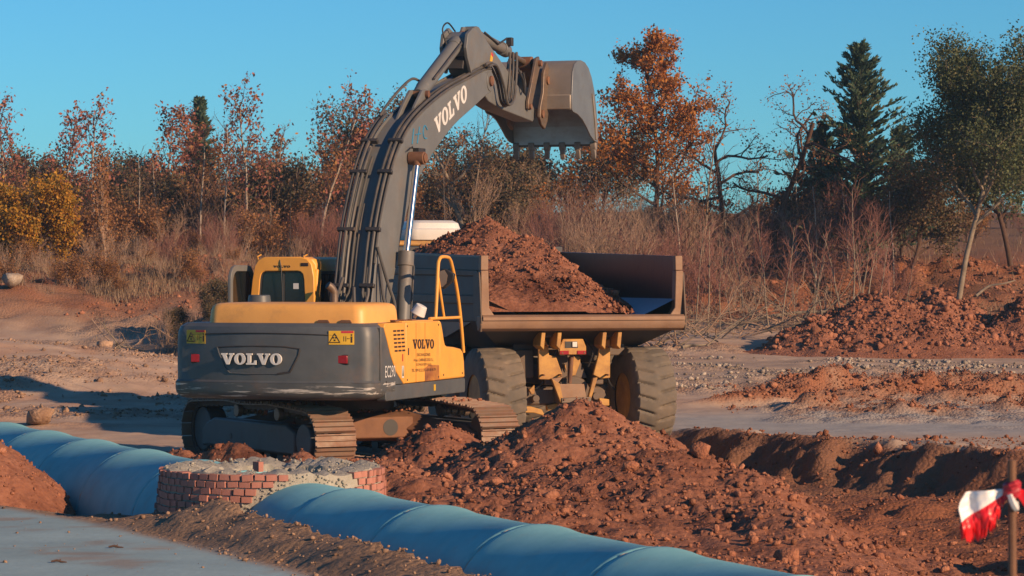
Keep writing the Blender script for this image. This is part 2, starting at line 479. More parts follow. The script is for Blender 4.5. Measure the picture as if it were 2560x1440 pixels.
# slab serif capitals, unit height: list of polygons or rings
def glyph(ch):
    if ch == 'V':
        return 1.10, [[(0, 1), (.50, 1), (.50, .86), (.42, .86), (.615, .34), (.80, .86), (.70, .86), (.70, 1), (1.10, 1), (1.10, .86), (1.02, .86), (.68, 0), (.47, 0), (.10, .86), (0, .86)]]
    if ch == 'L':
        return .90, [[(0, 1), (.52, 1), (.52, .86), (.40, .86), (.40, .15), (.66, .15), (.73, .38), (.88, .38), (.86, 0), (0, 0), (0, .14), (.12, .14), (.12, .86), (0, .86)]]
    n = 20
    out = [(.50 + .50 * math.cos(2 * math.pi * i / n), .5 + .52 * math.sin(2 * math.pi * i / n)) for i in range(n)]
    inn = [(.50 + .20 * math.cos(2 * math.pi * i / n), .5 + .38 * math.sin(2 * math.pi * i / n)) for i in range(n)]
    return 1.0, [(out, inn)]


def slab_text(word, origin, u, v, h, width, depth, name, mat, parent):
    """raised slab-serif word; origin bottom left, u along, v up, normal = u x v"""
    u = Vector(u).normalized(); v = Vector(v).normalized(); n = u.cross(v)
    tot = sum(glyph(c)[0] for c in word) + 0.06 * (len(word) - 1)
    sx = width / tot
    mb = MB(); x = 0.0
    o = Vector(origin)
    P = lambda a, b, d: o + u * (x + a) * sx + v * b * h + n * d
    for c in word:
        w, polys = glyph(c)
        for pl in polys:
            if isinstance(pl, tuple):
                A, B = pl; k = len(A)
                vs = [P(a, b, depth) for a, b in A] + [P(a, b, depth) for a, b in B] + [P(a, b, -.004) for a, b in A] + [P(a, b, -.004) for a, b in B]
                fs = []
                for i in range(k):
                    j = (i + 1) % k
                    fs += [(i, j, k + j, k + i), (2 * k + i, 2 * k + j, j, i), (k + i, k + j, 3 * k + j, 3 * k + i)]
                mb.add(vs, fs)
            else:
                k = len(pl)
                vs = [P(a, b, depth) for a, b in pl] + [P(a, b, -.004) for a, b in pl]
                mb.add(vs, [tuple(range(k - 1, -1, -1))] + [(i, (i + 1) % k, (i + 1) % k + k, i + k) for i in range(k)])
        x += w + 0.06
    return mb.build(name, mat, parent, ang=0)


def font_text(body, origin, u, v, width, h, depth, name, mat, parent):
    cu = bpy.data.curves.new(name, 'FONT'); cu.body = body; cu.size = 1.0; cu.extrude = 0.0; cu.resolution_u = 2
    t = bpy.data.objects.new(name + '_source', cu); COL.objects.link(t)
    me = bpy.data.meshes.new_from_object(t.evaluated_get(bpy.context.evaluated_depsgraph_get()))
    bpy.data.objects.remove(t); bpy.data.curves.remove(cu)
    co = np.empty(len(me.vertices) * 3, np.float32); me.vertices.foreach_get('co', co); co = co.reshape(-1, 3)
    lo = co.min(0); hi = co.max(0)
    u = Vector(u).normalized(); v = Vector(v).normalized(); n = u.cross(v)
    q = (co - lo) / np.maximum(hi - lo, 1e-6)
    out = np.array(origin) + np.outer(q[:, 0] * width, u) + np.outer(q[:, 1] * h, v) + np.array(n) * depth
    me.vertices.foreach_set('co', out.astype(np.float32).ravel()); me.materials.clear(); me.materials.append(M[mat]); me.update()
    o = bpy.data.objects.new(name, me); COL.objects.link(o); o.parent = parent
    return o


# ---- small rocks
def ico(sub):
    bm = bmesh.new(); bmesh.ops.create_icosphere(bm, subdivisions=sub, radius=1.0)
    v = np.array([p.co[:] for p in bm.verts]); f = np.array([[q.index for q in p.verts] for p in bm.faces]); bm.free()
    return v, f


ICO1, ICO2 = ico(1), ico(2)


def rock_verts(base, seed, rough=0.35):
    v, f = base
    g = np.random.default_rng(seed)
    d = np.ones(len(v))
    for _ in range(11):                                  # planes cut off, like broken earth
        n = g.normal(size=3); n /= np.linalg.norm(n)
        k = v @ n; lim = g.uniform(0.38, 0.85)
        d = np.minimum(d, np.where(k > lim, lim / np.maximum(k, 1e-3), 1))
    d = d * (1 + rough * 0.35 * g.normal(size=len(v)))
    return v * d[:, None] * g.uniform(0.75, 1.45, 3)


def rock_field(name, pts, sizes, mat, base=ICO1, nvar=12, rough=0.35, seed=3):
    """many small lumps joined: loose stuff nobody could count"""
    vars_ = [rock_verts(base, seed + i, rough) for i in range(nvar)]
    g = np.random.default_rng(seed)
    V = []; F = []; o = 0; f = base[1]; nv = len(base[0])
    for p, s in zip(pts, sizes):
        a = g.uniform(0, 2 * math.pi); c, sn = math.cos(a), math.sin(a)
        q = vars_[g.integers(nvar)] * s
        q = np.stack([q[:, 0] * c - q[:, 1] * sn, q[:, 0] * sn + q[:, 1] * c, q[:, 2] * 0.85], 1) + np.array(p)
        V.append(q); F.append(f + o); o += nv
    return np_mesh(name, np.concatenate(V), np.concatenate(F), mat)
# ================================================================ terrain
PIPE_P = np.array([-5.85, 37.4]); PIPE_U = np.array([0.403, -0.915]); PIPE_N = np.array([0.915, 0.403])
PIPE_R = 0.75
MANHOLE = PIPE_P + PIPE_U * 8.47
_ZY = [-60, 40, 50, 56, 62, 70, 76, 82, 86, 90, 95, 110, 130, 150, 175, 260, 600, 6000]
_ZZ = [0, 0, 0, .08, .22, .52, .72, 1.2, 1.65, 2.1, 2.5, 4.1, 5.2, 5.9, 6.0, 4, -10, -60]


def pipe_coords(x, y):
    dx = x - PIPE_P[0]; dy = y - PIPE_P[1]
    return dx * PIPE_U[0] + dy * PIPE_U[1], dx * PIPE_N[0] + dy * PIPE_N[1]


def gauss(x, y, cx, cy, rx, ry=None, a=0.0):
    ry = ry or rx
    c, s = math.cos(R(a)), math.sin(R(a))
    u = (x - cx) * c + (y - cy) * s; v = -(x - cx) * s + (y - cy) * c
    return np.exp(-(u / rx) ** 2 - (v / ry) ** 2)


def ridges(x, y):
    return (0.42 * gauss(x, y, 6.6, 61.5, 1.5, .55, 25) + 0.40 * gauss(x, y, 8.4, 60.6, 1.5, .5, 35) + 0.34 * gauss(x, y, 10.2, 60.0, 1.6, .55, 28)
            + 0.30 * gauss(x, y, 9.4, 63.8, 1.8, .5, 15) + 0.26 * gauss(x, y, 6.0, 57.3, .5, .3, 20) + 0.24 * gauss(x, y, 11.3, 62.5, 1.6, .6, 30)
            + 0.22 * gauss(x, y, 9.9, 56.3, .8, .3, 10) + 0.16 * gauss(x, y, 7.3, 55.6, 2.2, .22, -8) + 0.25 * gauss(x, y, 5.2, 59.4, 1.4, .3, 12))


def churned(x, y):
    m = sstep(-.12, .16, fbm(x * .24, y * .42, 3, 62)) * sstep(50, 56, y) * (1 - sstep(84, 90, y))
    return np.clip(m + .8 * sstep(57, 59, y) * (1 - sstep(66, 70, y)) * sstep(4, 6, x), 0, 1)


def terrain(x, y):
    x = np.asarray(x, float); y = np.asarray(y, float)
    z = np.interp(y, _ZY, _ZZ)
    near = 1 - sstep(90, 140, y)
    # broad unevenness
    z = z + near * 0.10 * fbm(x * 0.16, y * 0.16, 3, 1) * sstep(47, 56, y) + (1 - near) * 0.6 * fbm(x * 0.05, y * 0.05, 3, 2)
    # sandy hump at left with a hollow behind it, dark spoil heap beside it
    z = z + 0.95 * gauss(x, y, -13.5, 66.5, 5.5, 4.2) + 0.30 * gauss(x, y, -10.0, 62.5, 2.2, 1.6, 20) - 0.60 * gauss(x, y, -9.5, 76, 7, 4) + 1.75 * gauss(x, y, -5.8, 78.5, 2.7, 2.8) + 0.3 * gauss(x, y, -8.6, 80, 1.6, 2.0)
    z = z + 0.7 * gauss(x, y, -15.5, 86.5, 3.2, 2.4) + 0.45 * gauss(x, y, -10.5, 87.5, 2.0, 1.8)
    # churned ridges on the right
    rid = ridges(x, y)
    z = z + rid * (0.35 + 1.4 * billow(x * 2.4, y * 2.4, 4, 4)) + sstep(.04, .2, rid) * .15 * (billow(x * 5, y * 5, 3, 7) - .4)
    # churned and wheel-marked patches
    ch = churned(x, y)
    z = z + ch * (.24 * (billow(x * 1.5, y * 2.2, 4, 61) - .42) + .09 * (billow(x * 6, y * 8, 2, 63) - .4))
    # red bulldozed bank below the trees
    bank = sstep(84, 88, y) * (1 - sstep(96, 106, y))
    z = z + bank * (0.75 * (billow(x * 0.42, y * 0.42, 4, 6) - 0.42)) * np.where(x > 0, 1.35, 0.8)
    z = z + 0.16 * sstep(78, 86, y) * (1 - sstep(120, 150, y)) * fbm(x * 1.3, y * 1.3, 4, 9)
    z = z + (.75 * gauss(x, y, -10, 91.5, 8, 1.9) + .9 * gauss(x, y, 12, 92.0, 7, 2.2, -4)) * (.35 + 1.1 * billow(x * .8, y * .8, 4, 16))
    # excavation on the right: its far bank runs towards the camera as it goes right
    ax, ay = 2.4, 52.6; ux, uy = 0.545, -0.838
    m = -((x - ax) * uy * -1 + (y - ay) * ux) * 1.0
    m = -((x - ax) * (-uy) + (y - ay) * ux)             # distance to the near side of the rim
    m = m + 0.55 * fbm(x * .55, y * .55, 3, 12) + 0.35 * fbm(x * 1.6, y * 1.6, 3, 14)
    al = (x - ax) * ux + (y - ay) * uy
    pit = sstep(0.0, 1.15, m) * (1 - sstep(4.6, 8.5, m) * (1 - sstep(2.7, 4.2, x))) * (1 - sstep(9.5, 14, m)) * sstep(0.6, 2.6, al)
    z = z - pit * (0.66 + 0.16 * fbm(x * .7, y * .7, 3, 13)) + pit * 0.26 * (billow(x * 1.3, y * 1.3, 4, 18) - .4) + .34 * (billow(x * 2.6, y * 2.6, 4, 19) - .4) * np.exp(-((m - .5) / .55) ** 2) * sstep(0.6, 2.6, al)
    z = z + 1.1 * gauss(x, y, 7.6, 31.2, 1.3, 2.2, 20) + 1.5 * gauss(x, y, 9.9, 38.0, 1.7, 3.2, 35)   # unseen banks added beyond the right edge to shade the pit
    z = z + 0.10 * np.exp(-((m + .12) / .28) ** 2) * sstep(0.3, 2.0, al) * (0.4 + 1.2 * billow(x * 2.2, y * 2.2, 3, 15))
    # pipe trench and the foreground road beyond it
    a, off = pipe_coords(x, y)
    o = -off
    c = np.interp(a, [-20, 3, 6, 7.6, 9.6, 14, 20], [-.15, -.08, .08, .28, .56, .54, .45])
    c = c + 0.06 * fbm(a * 0.9, o * 0.9, 3, 21)
    e = np.interp(a, [-4, 0, 4, 8, 12, 20], [4.0, 3.0, 2.4, 1.75, 1.55, 1.5]) + 0.16 * fbm(a * .7, a * 0 + 3.3, 3, 22)
    r = np.interp(a, [-10, 0, 6, 20], [.12, .22, .32, .34])
    t = np.clip((o - 0.92) / np.maximum(e - 0.92, .1), 0, 1)
    prof = c + (r - c) * (t ** 1.25)
    prof = prof + 0.05 * (billow(x * 5.5, y * 5.5, 3, 29) - .4) * (1 - sstep(.7, 1.0, t)) + 0.035 * fbm(x * 3, y * 3, 4, 23) * (1 - sstep(.8, 1.05, t)) + 0.07 * (billow(x * 2.3, y * 2.3, 3, 27) - .4) * (1 - sstep(.55, 1.0, t))
    left = np.where(o > e, r + 0.012 * fbm(x * .8, y * .8, 3, 24), prof)
    floor = -0.45
    right = np.interp(off, [0, .6, 1.6, 3.0], [floor, floor + .2, 0.02, 0]) * sstep(60, 50, y)
    tr = np.where(off < 0, floor + (left - floor) * sstep(.62, .90, o), right)
    mask = (1 - sstep(48, 58, y))
    near_left = np.where(off < 0, 1.0, 1 - sstep(2.2, 3.2, off))
    z = z * (1 - mask * near_left) + tr * mask * near_left
    # small roughness everywhere, less on rolled ground
    rolled = np.where((o > e) & (y < 55), 0.12, 1.0)
    z = z + rolled * (0.018 * fbm(x * 2.1, y * 2.1, 4, 31) + 0.012 * fbm(x * 7, y * 7, 3, 32))
    # wheel ruts across the sandy hump
    rut = np.sin((y * 0.9 - x * 0.35) * 2.4 + 1.4 * fbm(x * .25, y * .25, 2, 41))
    z = z + 0.035 * sstep(.2, .9, rut) * sstep(56, 60, y) * (1 - sstep(72, 76, y)) * (0.6 + .8 * billow(x * 3, y * 3, 2, 42))
    return z


def axis_lines(dense0, dense1, step, lo, hi, grow):
    a = list(np.arange(dense0, dense1 + step / 2, step))
    s = step; q = dense1
    up = []
    while q < hi:
        s *= grow; q += s; up.append(q)
    s = step; q = dense0; dn = []
    while q > lo:
        s *= grow; q -= s; dn.append(q)
    return np.array(dn[::-1] + a + up)


xs = axis_lines(-12, 12, 0.10, -3000, 3000, 1.09)
ys = np.concatenate([axis_lines(18, 56, 0.10, -300, 18.5, 1.12)[:-1], np.arange(56.1, 78, 0.12), np.arange(78.1, 100, 0.2), axis_lines(100, 130, 0.5, 100, 6000, 1.08)])
ys = np.unique(np.round(ys[ys < 6000], 3))
GX, GY = np.meshgrid(xs, ys, indexing='xy')
GZ = terrain(GX, GY)
nx, ny = len(xs), len(ys)
idx = np.arange(nx * ny).reshape(ny, nx)
quads = np.stack([idx[:-1, :-1], idx[:-1, 1:], idx[1:, 1:], idx[1:, :-1]], -1).reshape(-1, 4)
gme = np_mesh('ground', np.stack([GX, GY, GZ], -1).reshape(-1, 3), quads, 'ground', smooth=True)

# colour of the earth, some shade painted in: pale rolled sand, red soil, grey gravel, brown hillside
sand = np.array([0.58, 0.45, 0.34]); red = np.array([0.38, 0.16, 0.085]); road = np.array([0.43, 0.43, 0.415])
gravel = np.array([0.40, 0.31, 0.24]); hill = np.array([0.25, 0.155, 0.10]); dark = np.array([0.17, 0.12, 0.09]); tan = np.array([0.36, 0.245, 0.165])


def blend(c, t, f):
    return c * (1 - f[..., None]) + t * f[..., None]


gc = np.zeros(GX.shape + (3,)) + sand
pa, po = pipe_coords(GX, GY)
nz = fbm(GX * .5, GY * .5, 4, 51); nf = fbm(GX * 2.2, GY * 2.2, 4, 52)
gc = blend(gc, red, np.clip(0.25 + nz + .5 * nf, 0, 1) * .45)
gc = blend(gc, road, sstep(49, 52, GY) * (1 - sstep(55, 58, GY)) * sstep(1.5, 3.5, GX))
ridc = sstep(56.5, 58.5, GY) * (1 - sstep(63, 66, GY)) * sstep(4.0, 5.5, GX)
gc = blend(gc, red * 1.0, np.clip(ridc * np.clip(.25 + nf, 0, 1) + sstep(.03, .14, ridges(GX, GY)), 0, 1))
gc = blend(gc, (red + sand) * .42, churned(GX, GY) * np.clip(.45 + nf, 0, 1) * .8)
gc = blend(gc, gravel, sstep(62, 65, GY) * (1 - sstep(72, 75, GY)) * sstep(2.0, 3.5, GX) * np.clip(.7 + nf, 0, 1))
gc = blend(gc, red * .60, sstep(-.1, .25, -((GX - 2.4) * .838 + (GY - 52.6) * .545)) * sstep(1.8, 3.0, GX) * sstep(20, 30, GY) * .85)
gc = blend(gc, hill, sstep(80, 88, GY))
gc = blend(gc, red * .92, sstep(83, 86, GY) * (1 - sstep(97, 112, GY)) * np.clip(np.where(GX > 2, .9, .55) + nz * .7 + .4 * nf, 0, 1))
gc = blend(gc, dark, gauss(GX, GY, -6.4, 78.0, 3.6, 3.6) * .9)  # shaded flank of the left heap painted dark
gc = blend(gc, dark, gauss(GX, GY, -9.0, 75.0, 5.5, 3.0) * .6)  # shade in the hollow painted into the ground colour
inroad = (po < -np.interp(pa, [-4, 0, 4, 8, 12, 20], [4.0, 3.0, 2.4, 1.75, 1.55, 1.5])) & (GY < 60)
gc = blend(gc, tan * (1 + .18 * nf[..., None]), (sstep(0, .5, -po) * (GY < 55)).astype(float))
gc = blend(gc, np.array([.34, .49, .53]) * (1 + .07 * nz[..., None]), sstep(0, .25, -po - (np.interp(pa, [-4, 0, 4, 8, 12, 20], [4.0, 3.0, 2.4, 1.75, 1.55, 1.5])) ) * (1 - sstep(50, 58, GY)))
gc = blend(gc, red * .95, sstep(.5, 1.4, po) * (1 - sstep(40, 46, GY)) * sstep(-4.5, -2.5, GX))
berm_m = sstep(.5, .8, -po) * (1 - sstep(-.1, .15, -po - np.interp(pa, [-4, 0, 4, 8, 12, 20], [4.0, 3.0, 2.4, 1.75, 1.55, 1.5]))) * (GY < 50)
fr_ = (po < -1.4) & (GY < 45)
gc = blend(gc, tan, np.where(fr_, np.clip(nf * 1.6 - .25, 0, .55), 0))
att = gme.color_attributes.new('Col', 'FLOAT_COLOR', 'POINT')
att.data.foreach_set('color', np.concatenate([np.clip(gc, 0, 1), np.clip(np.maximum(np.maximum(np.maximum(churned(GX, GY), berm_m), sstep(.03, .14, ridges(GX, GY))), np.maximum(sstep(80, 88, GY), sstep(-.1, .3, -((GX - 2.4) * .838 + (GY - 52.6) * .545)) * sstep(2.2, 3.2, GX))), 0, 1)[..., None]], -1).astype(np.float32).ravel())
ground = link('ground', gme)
tag(ground, kind='structure')


def surf1(x, y):
    return float(terrain(np.array([x]), np.array([y]))[0])


# ================================================================ heaps of dug earth
def cone(x, y, cx, cy, h, rx, ry=None, a=0.0, sharp=1.25):
    ry = ry or rx
    c, s = math.cos(R(a)), math.sin(R(a))
    u = (x - cx) * c + (y - cy) * s; v = -(x - cx) * s + (y - cy) * c
    q = np.sqrt((u / rx) ** 2 + (v / ry) ** 2 + 0.004)
    return h * np.clip(1 - q, -.3, 1) ** 1 if sharp == 1 else h * np.sign(1 - q) * np.abs(1 - q) ** sharp


HEAPS = {}


def heap(name, fn, x0, x1, y0, y1, step, mat, rough=1.0, seed=1):
    gx, gy = np.meshgrid(np.arange(x0, x1, step), np.arange(y0, y1, step), indexing='xy')

    def H(x, y):
        h = fn(x, y)
        w = np.clip(h / 0.25, 0, 1)
        return h + rough * w * (0.22 * (billow(x * 1.1, y * 1.1, 4, seed) - .45) + 0.13 * (billow(x * 4.2, y * 4.2, 3, seed + 2) - .4) + 0.075 * (billow(x * 10, y * 10, 2, seed + 4) - .4))
    h = H(gx, gy)
    z = terrain(gx, gy) + h - 0.02
    n0, n1 = gx.shape
    idx = np.arange(n0 * n1).reshape(n0, n1)
    q = np.stack([idx[:-1, :-1], idx[:-1, 1:], idx[1:, 1:], idx[1:, :-1]], -1).reshape(-1, 4)
    keep = (h.ravel()[q] > -0.05).any(1)
    q = q[keep]
    used = np.unique(q)
    re = np.full(n0 * n1, -1); re[used] = np.arange(len(used))
    v = np.stack([gx, gy, z], -1).reshape(-1, 3)[used]
    me = np_mesh(name, v, re[q], mat, smooth=True)
    HEAPS[name + str(len(HEAPS))] = H
    return link(name, me)


def h_big(x, y):
    h = cone(x, y, .85, 36.6, 1.30, 2.5, 2.9, -55)
    h = np.maximum(h, cone(x, y, 1.7, 33.6, .72, 3.6, 3.6, -60, 1.05))
    h = np.maximum(h, cone(x, y, 2.7, 31.0, .36, 2.0, 3.2, 15, 1.05))
    h = np.maximum(h, cone(x, y, .2, 31.2, .50, 2.2, 3.2, 25, 1.05))
    h = np.maximum(h, cone(x, y, 1.9, 26.8, .16, 1.7, 4.0, 23, 1.05))
    _, off = pipe_coords(x, y)
    return np.where(off < .35, -.2, h * sstep(.35, 1.0, off)) + np.where(off < .35, 0, 0)


def h_small(x, y):
    h = np.maximum(cone(x, y, -.95, 37.6, .92, 1.55, 1.7, 0, 1.0), cone(x, y, -1.6, 35.3, .55, 1.5, 2.4, 20, 1.05))
    _, off = pipe_coords(x, y)
    return np.where(off < .4, -.2, h * sstep(.4, 1.1, off))


tag(heap('earth_mound', h_big, -2.6, 7.0, 21.0, 40.2, .055, 'soil', 1.0, 61), 'large heap of freshly dug red earth in front of the truck tyres', 'earth mound')
tag(heap('earth_mound', h_small, -3.4, 1.2, 31.5, 40.0, .055, 'soil', 1.0, 71), 'low heap of red clods between the brick manhole and the excavator track', 'earth mound')
tag(heap('earth_mound', lambda x, y: np.maximum(cone(x, y, -6.55, 33.4, 1.28, 1.75, 1.7, 0, 1.0), cone(x, y, -5.8, 33.7, .7, 1.1, 1.3, 0, 1.0)), -9.0, -4.4, 31.0, 36.0, .055, 'soil', .8, 81),
    'tan and red heap cut off by the left picture edge beside the pipe', 'earth mound')
tag(heap('earth_mound', lambda x, y: np.maximum(np.maximum(cone(x, y, -3.75, 39.2, .56, 1.3, .6, -35, 1.0), cone(x, y, -2.75, 38.2, .46, 1.1, .6, -40, 1.0)), cone(x, y, -4.6, 40.3, .40, .9, .5, -40, 1.0)), -6.0, -1.4, 36.8, 41.5, .05, 'soil', .7, 91),
    'thin strip of red clods between the pipe and the dark track side', 'earth mound')


def h_far(x, y):
    h = np.maximum(cone(x, y, 9.6, 77.0, 1.40, 3.0, 3.2, 0, 1.0), cone(x, y, 10.5, 75.6, .75, 4.6, 2.0, 0, 1.0))
    h = np.maximum(h, cone(x, y, 8.0, 76.2, .9, 1.6, 2.0, 0, 1.0))
    h = np.maximum(h, cone(x, y, 11.4, 78.2, 1.35, 2.4, 2.6, 0, 1.0))
    h = np.maximum(h, cone(x, y, 13.6, 77.0, 1.3, 1.9, 2.2, 0, 1.0))
    return h


tag(heap('earth_mound', h_far, 5.8, 17.0, 72.5, 82.5, .09, 'soil', 1.6, 101), 'long lumpy red spoil heap below the evergreen oak at the right', 'earth mound')
HL = list(HEAPS.values())


def surf(x, y):
    x = np.asarray(x, float); y = np.asarray(y, float)
    t = terrain(x, y)
    h = np.zeros_like(t)
    for H in HL:
        h = np.maximum(h, H(x, y) - 0.02)
    return t + h


# loose crumbs of earth over the heaps
def scatter(n, x0, x1, y0, y1, dens, seed):
    g = np.random.default_rng(seed)
    x = g.uniform(x0, x1, n); y = g.uniform(y0, y1, n)
    k = g.random(n) < dens(x, y)
    return x[k], y[k]


def on_heap(x, y):
    h = np.maximum(h_big(x, y), h_small(x, y))
    _, off = pipe_coords(x, y)
    return np.where(off > .75, np.clip(.25 + h * 2.2, 0, 1) * (h > -.12), 0)


x, y = scatter(36000, -3.4, 7.0, 21.0, 40, on_heap, 5)
z = surf(x, y)
sz = np.clip(np.random.default_rng(6).lognormal(-4.25, .65, len(x)), .007, .07)
tag(link('soil_crumbs', rock_field('soil_crumbs', np.stack([x, y, z + sz * .25], 1), sz, 'clod', ICO1, 16)), 'loose crumbs of red earth over the heaps', 'earth', kind='stuff')
x, y = scatter(11000, 6.2, 14.5, 73.5, 79.5, lambda x, y: np.clip(h_far(x, y) * 2, 0, 1), 15)
sz = np.clip(np.random.default_rng(7).lognormal(-3.5, .6, len(x)), .015, .15)
tag(link('soil_crumbs', rock_field('soil_crumbs', np.stack([x, y, surf(x, y) + sz * .25], 1), sz, 'clod', ICO1, 16, seed=9)), 'loose clods over the far spoil heap', 'earth', kind='stuff')
def side_heaps(x, y):
    return (sum(np.clip(H(x, y), 0, 1) for H in HL[2:4]) > .02) * .8


x, y = scatter(14000, -9, -1.4, 31, 41.4, side_heaps, 85)
sz = np.clip(np.random.default_rng(17).lognormal(-4.2, .6, len(x)), .007, .08)
tag(link('soil_crumbs', rock_field('soil_crumbs', np.stack([x, y, surf(x, y) + sz * .25], 1), sz, 'clod', ICO1, 16, seed=89)), 'loose crumbs over the small heaps beside the pipe', 'earth', kind='stuff')
# gravel spread on the right, chippings at the rim of the pit and on the berm
x, y = scatter(9000, 2.4, 13, 62.5, 73.5, lambda x, y: np.clip(.22 + fbm(x * .5, y * .8, 3, 77) * 1.5, 0, 1), 25)
sz = np.clip(np.random.default_rng(8).lognormal(-3.4, .5, len(x)), .012, .09)
tag(link('gravel', rock_field('gravel', np.stack([x, y, terrain(x, y) + sz * .3], 1), sz, 'stone', ICO1, 12, seed=19)), 'pale gravel spread on the ground', 'gravel', kind='stuff')


def berm_d(x, y):
    a, off = pipe_coords(x, y)
    return np.where((off < -.8) & (off > -1.75), .5 + .5 * (off > -1.02), np.where((off <= -1.75) & (off > -5), .035, 0)) * (a > 3)


x, y = scatter(24000, -8, 1.5, 19, 35, berm_d, 35)
sz = np.clip(np.random.default_rng(9).lognormal(-4.75, .6, len(x)), .004, .04)
tag(link('gravel', rock_field('gravel', np.stack([x, y, terrain(x, y) + sz * .3], 1), sz, 'tan_soil', ICO1, 12, seed=29)), 'crumbs of tan earth along the berm', 'gravel', kind='stuff')


def churn_d(x, y):
    rim = np.abs(-((x - 2.4) * .838 + (y - 52.6) * .545) + .1)
    return np.clip(np.exp(-(rim / .35) ** 2) * (x > 3.2) + .55 * sstep(56, 58, y) * (x > 4.2) * (fbm(x * .9, y * .9, 3, 4) > -.05) + .42 * ((x > 2.8) & (y < 50)), 0, 1)


x, y = scatter(34000, 2.6, 12, 24, 66, churn_d, 45)
sz = np.clip(np.random.default_rng(10).lognormal(-4.0, .6, len(x)), .010, .11)
tag(link('soil_crumbs', rock_field('soil_crumbs', np.stack([x, y, surf(x, y) + sz * .3], 1), sz, 'clod', ICO1, 12, seed=39)), 'crumbs along the pit rim and the churned ridges', 'earth', kind='stuff')
x, y = scatter(30000, -13, -2.5, 53, 76, lambda x, y: np.clip(.05 + .75 * churned(x, y), 0, 1) * sstep(53, 56, y), 55)
sz = np.clip(np.random.default_rng(12).lognormal(-4.2, .65, len(x)), .010, .12)
tag(link('soil_crumbs', rock_field('soil_crumbs', np.stack([x, y, terrain(x, y) + sz * .3], 1), sz, 'tan_soil', ICO1, 12, seed=49)), 'crumbs of sandy earth on the rutted hump', 'earth', kind='stuff')
x, y = scatter(12000, -16, 16, 84, 100, lambda x, y: np.clip((x > 1) * .6 + .5 * (fbm(x * .5, y * .5, 3, 3) > .1), 0, 1) * (1 - sstep(94, 100, y)), 65)
sz = np.clip(np.random.default_rng(13).lognormal(-3.1, .5, len(x)), .02, .18)
tag(link('soil_crumbs', rock_field('soil_crumbs', np.stack([x, y, terrain(x, y) + sz * .3], 1), sz, 'clod', ICO1, 12, seed=59)), 'clods over the bulldozed bank below the trees', 'earth', kind='stuff')

x, y = scatter(30000, 4, 12.5, 55, 65.5, lambda x, y: sstep(.04, .18, ridges(x, y)), 75)
sz = np.clip(np.random.default_rng(14).lognormal(-4.0, .6, len(x)), .010, .13)
tag(link('soil_crumbs', rock_field('soil_crumbs', np.stack([x, y, terrain(x, y) + sz * .3], 1), sz, 'clod', ICO1, 12, seed=69)), 'crumbs over the churned red ridges', 'earth', kind='stuff')

# the clods one can pick out
CLOD = []
for i in range(10):
    v = rock_verts(ICO2, 400 + i, .16)
    CLOD.append(np_mesh('clod', v, ICO2[1], 'clod'))


def clod(x, y, s, label, group, mat=None, sink=.35, cat='clod', seed=0):
    g = random.Random(int(x * 977 + y * 131) + seed)
    me = CLOD[g.randrange(10)]
    z = float(surf(np.array([x]), np.array([y]))[0])
    o = link('clod', me, None, (x, y, z + s * sink), g.uniform(0, 6.28))
    o.scale = (s, s * g.uniform(.8, 1.1), s * g.uniform(.75, .95))
    if mat:
        o.material_slots[0].link = 'OBJECT'; o.material_slots[0].material = M[mat]
    tag(o, label, cat, group)
    return o


g = random.Random(21)
n = 0
while n < 85:
    x = g.uniform(-2.4, 5.6); y = g.uniform(22, 36)
    a_, off_ = pipe_coords(x, y)
    if off_ < 1.0 or h_big(np.array([x]), np.array([y]))[0] < .03:
        continue
    clod(x, y, g.choice((.045, .05, .055, .06, .07, .08, .095)), 'red earth clod lying on the large heap in front of the truck', 'clods on the large heap')
    n += 1
n = 0
while n < 40:
    x = g.uniform(6.6, 13.4); y = g.uniform(73.6, 77.5)
    if h_far(np.array([x]), np.array([y]))[0] < .1:
        continue
    clod(x, y, g.uniform(.07, .15), 'red clod on the long spoil heap under the evergreen oak', 'clods on the far spoil heap')
    n += 1
for (px, py, d, s, lb) in (
        (1750, 1150, 33.5, .16, 'big reddish boulder perched at the right shoulder of the large heap'),
        (1965, 1385, 28.0, .15, 'roundest large clod low on the heap above the pipe end'),
        (830, 1312, 26.6, .16, 'fist shaped tan clod on the berm crest below the pipe'),
        (1240, 1390, 23.6, .13, 'tan lump topping the berm near its lower right end'),
        (700, 1312, 26.9, .07, 'small tan stone on the berm below the brick wall'),
        (1045, 1288, 25.6, .05, 'leftmost pale pebble of the row on the berm crest'),
        (1115, 1290, 25.2, .06, 'pale pebble right of the berm crest gap'),
        (100, 1050, 52.5, .40, 'shaded brown clod behind the far end of the pipe'),
        (265, 880, 68.0, .30, 'upright sandy clod on the rutted hump at left'),
        (1570, 1190, 32.8, .12, 'tan boulder in the middle of the large heap'),
        (2030, 1230, 40.5, .16, 'grey stone on the shaded pit floor')):
    s_d = 7300 / d
    X = (px - 1280) / s_d
    clod(X, d, s, lb, None, 'tan_soil' if px < 1300 else None)

# ================================================================ concrete pipe and brick manhole
U3 = Vector((PIPE_U[0], PIPE_U[1], 0)); N3 = Vector((PIPE_N[0], PIPE_N[1], 0)); Z3 = Vector((0, 0, 1))


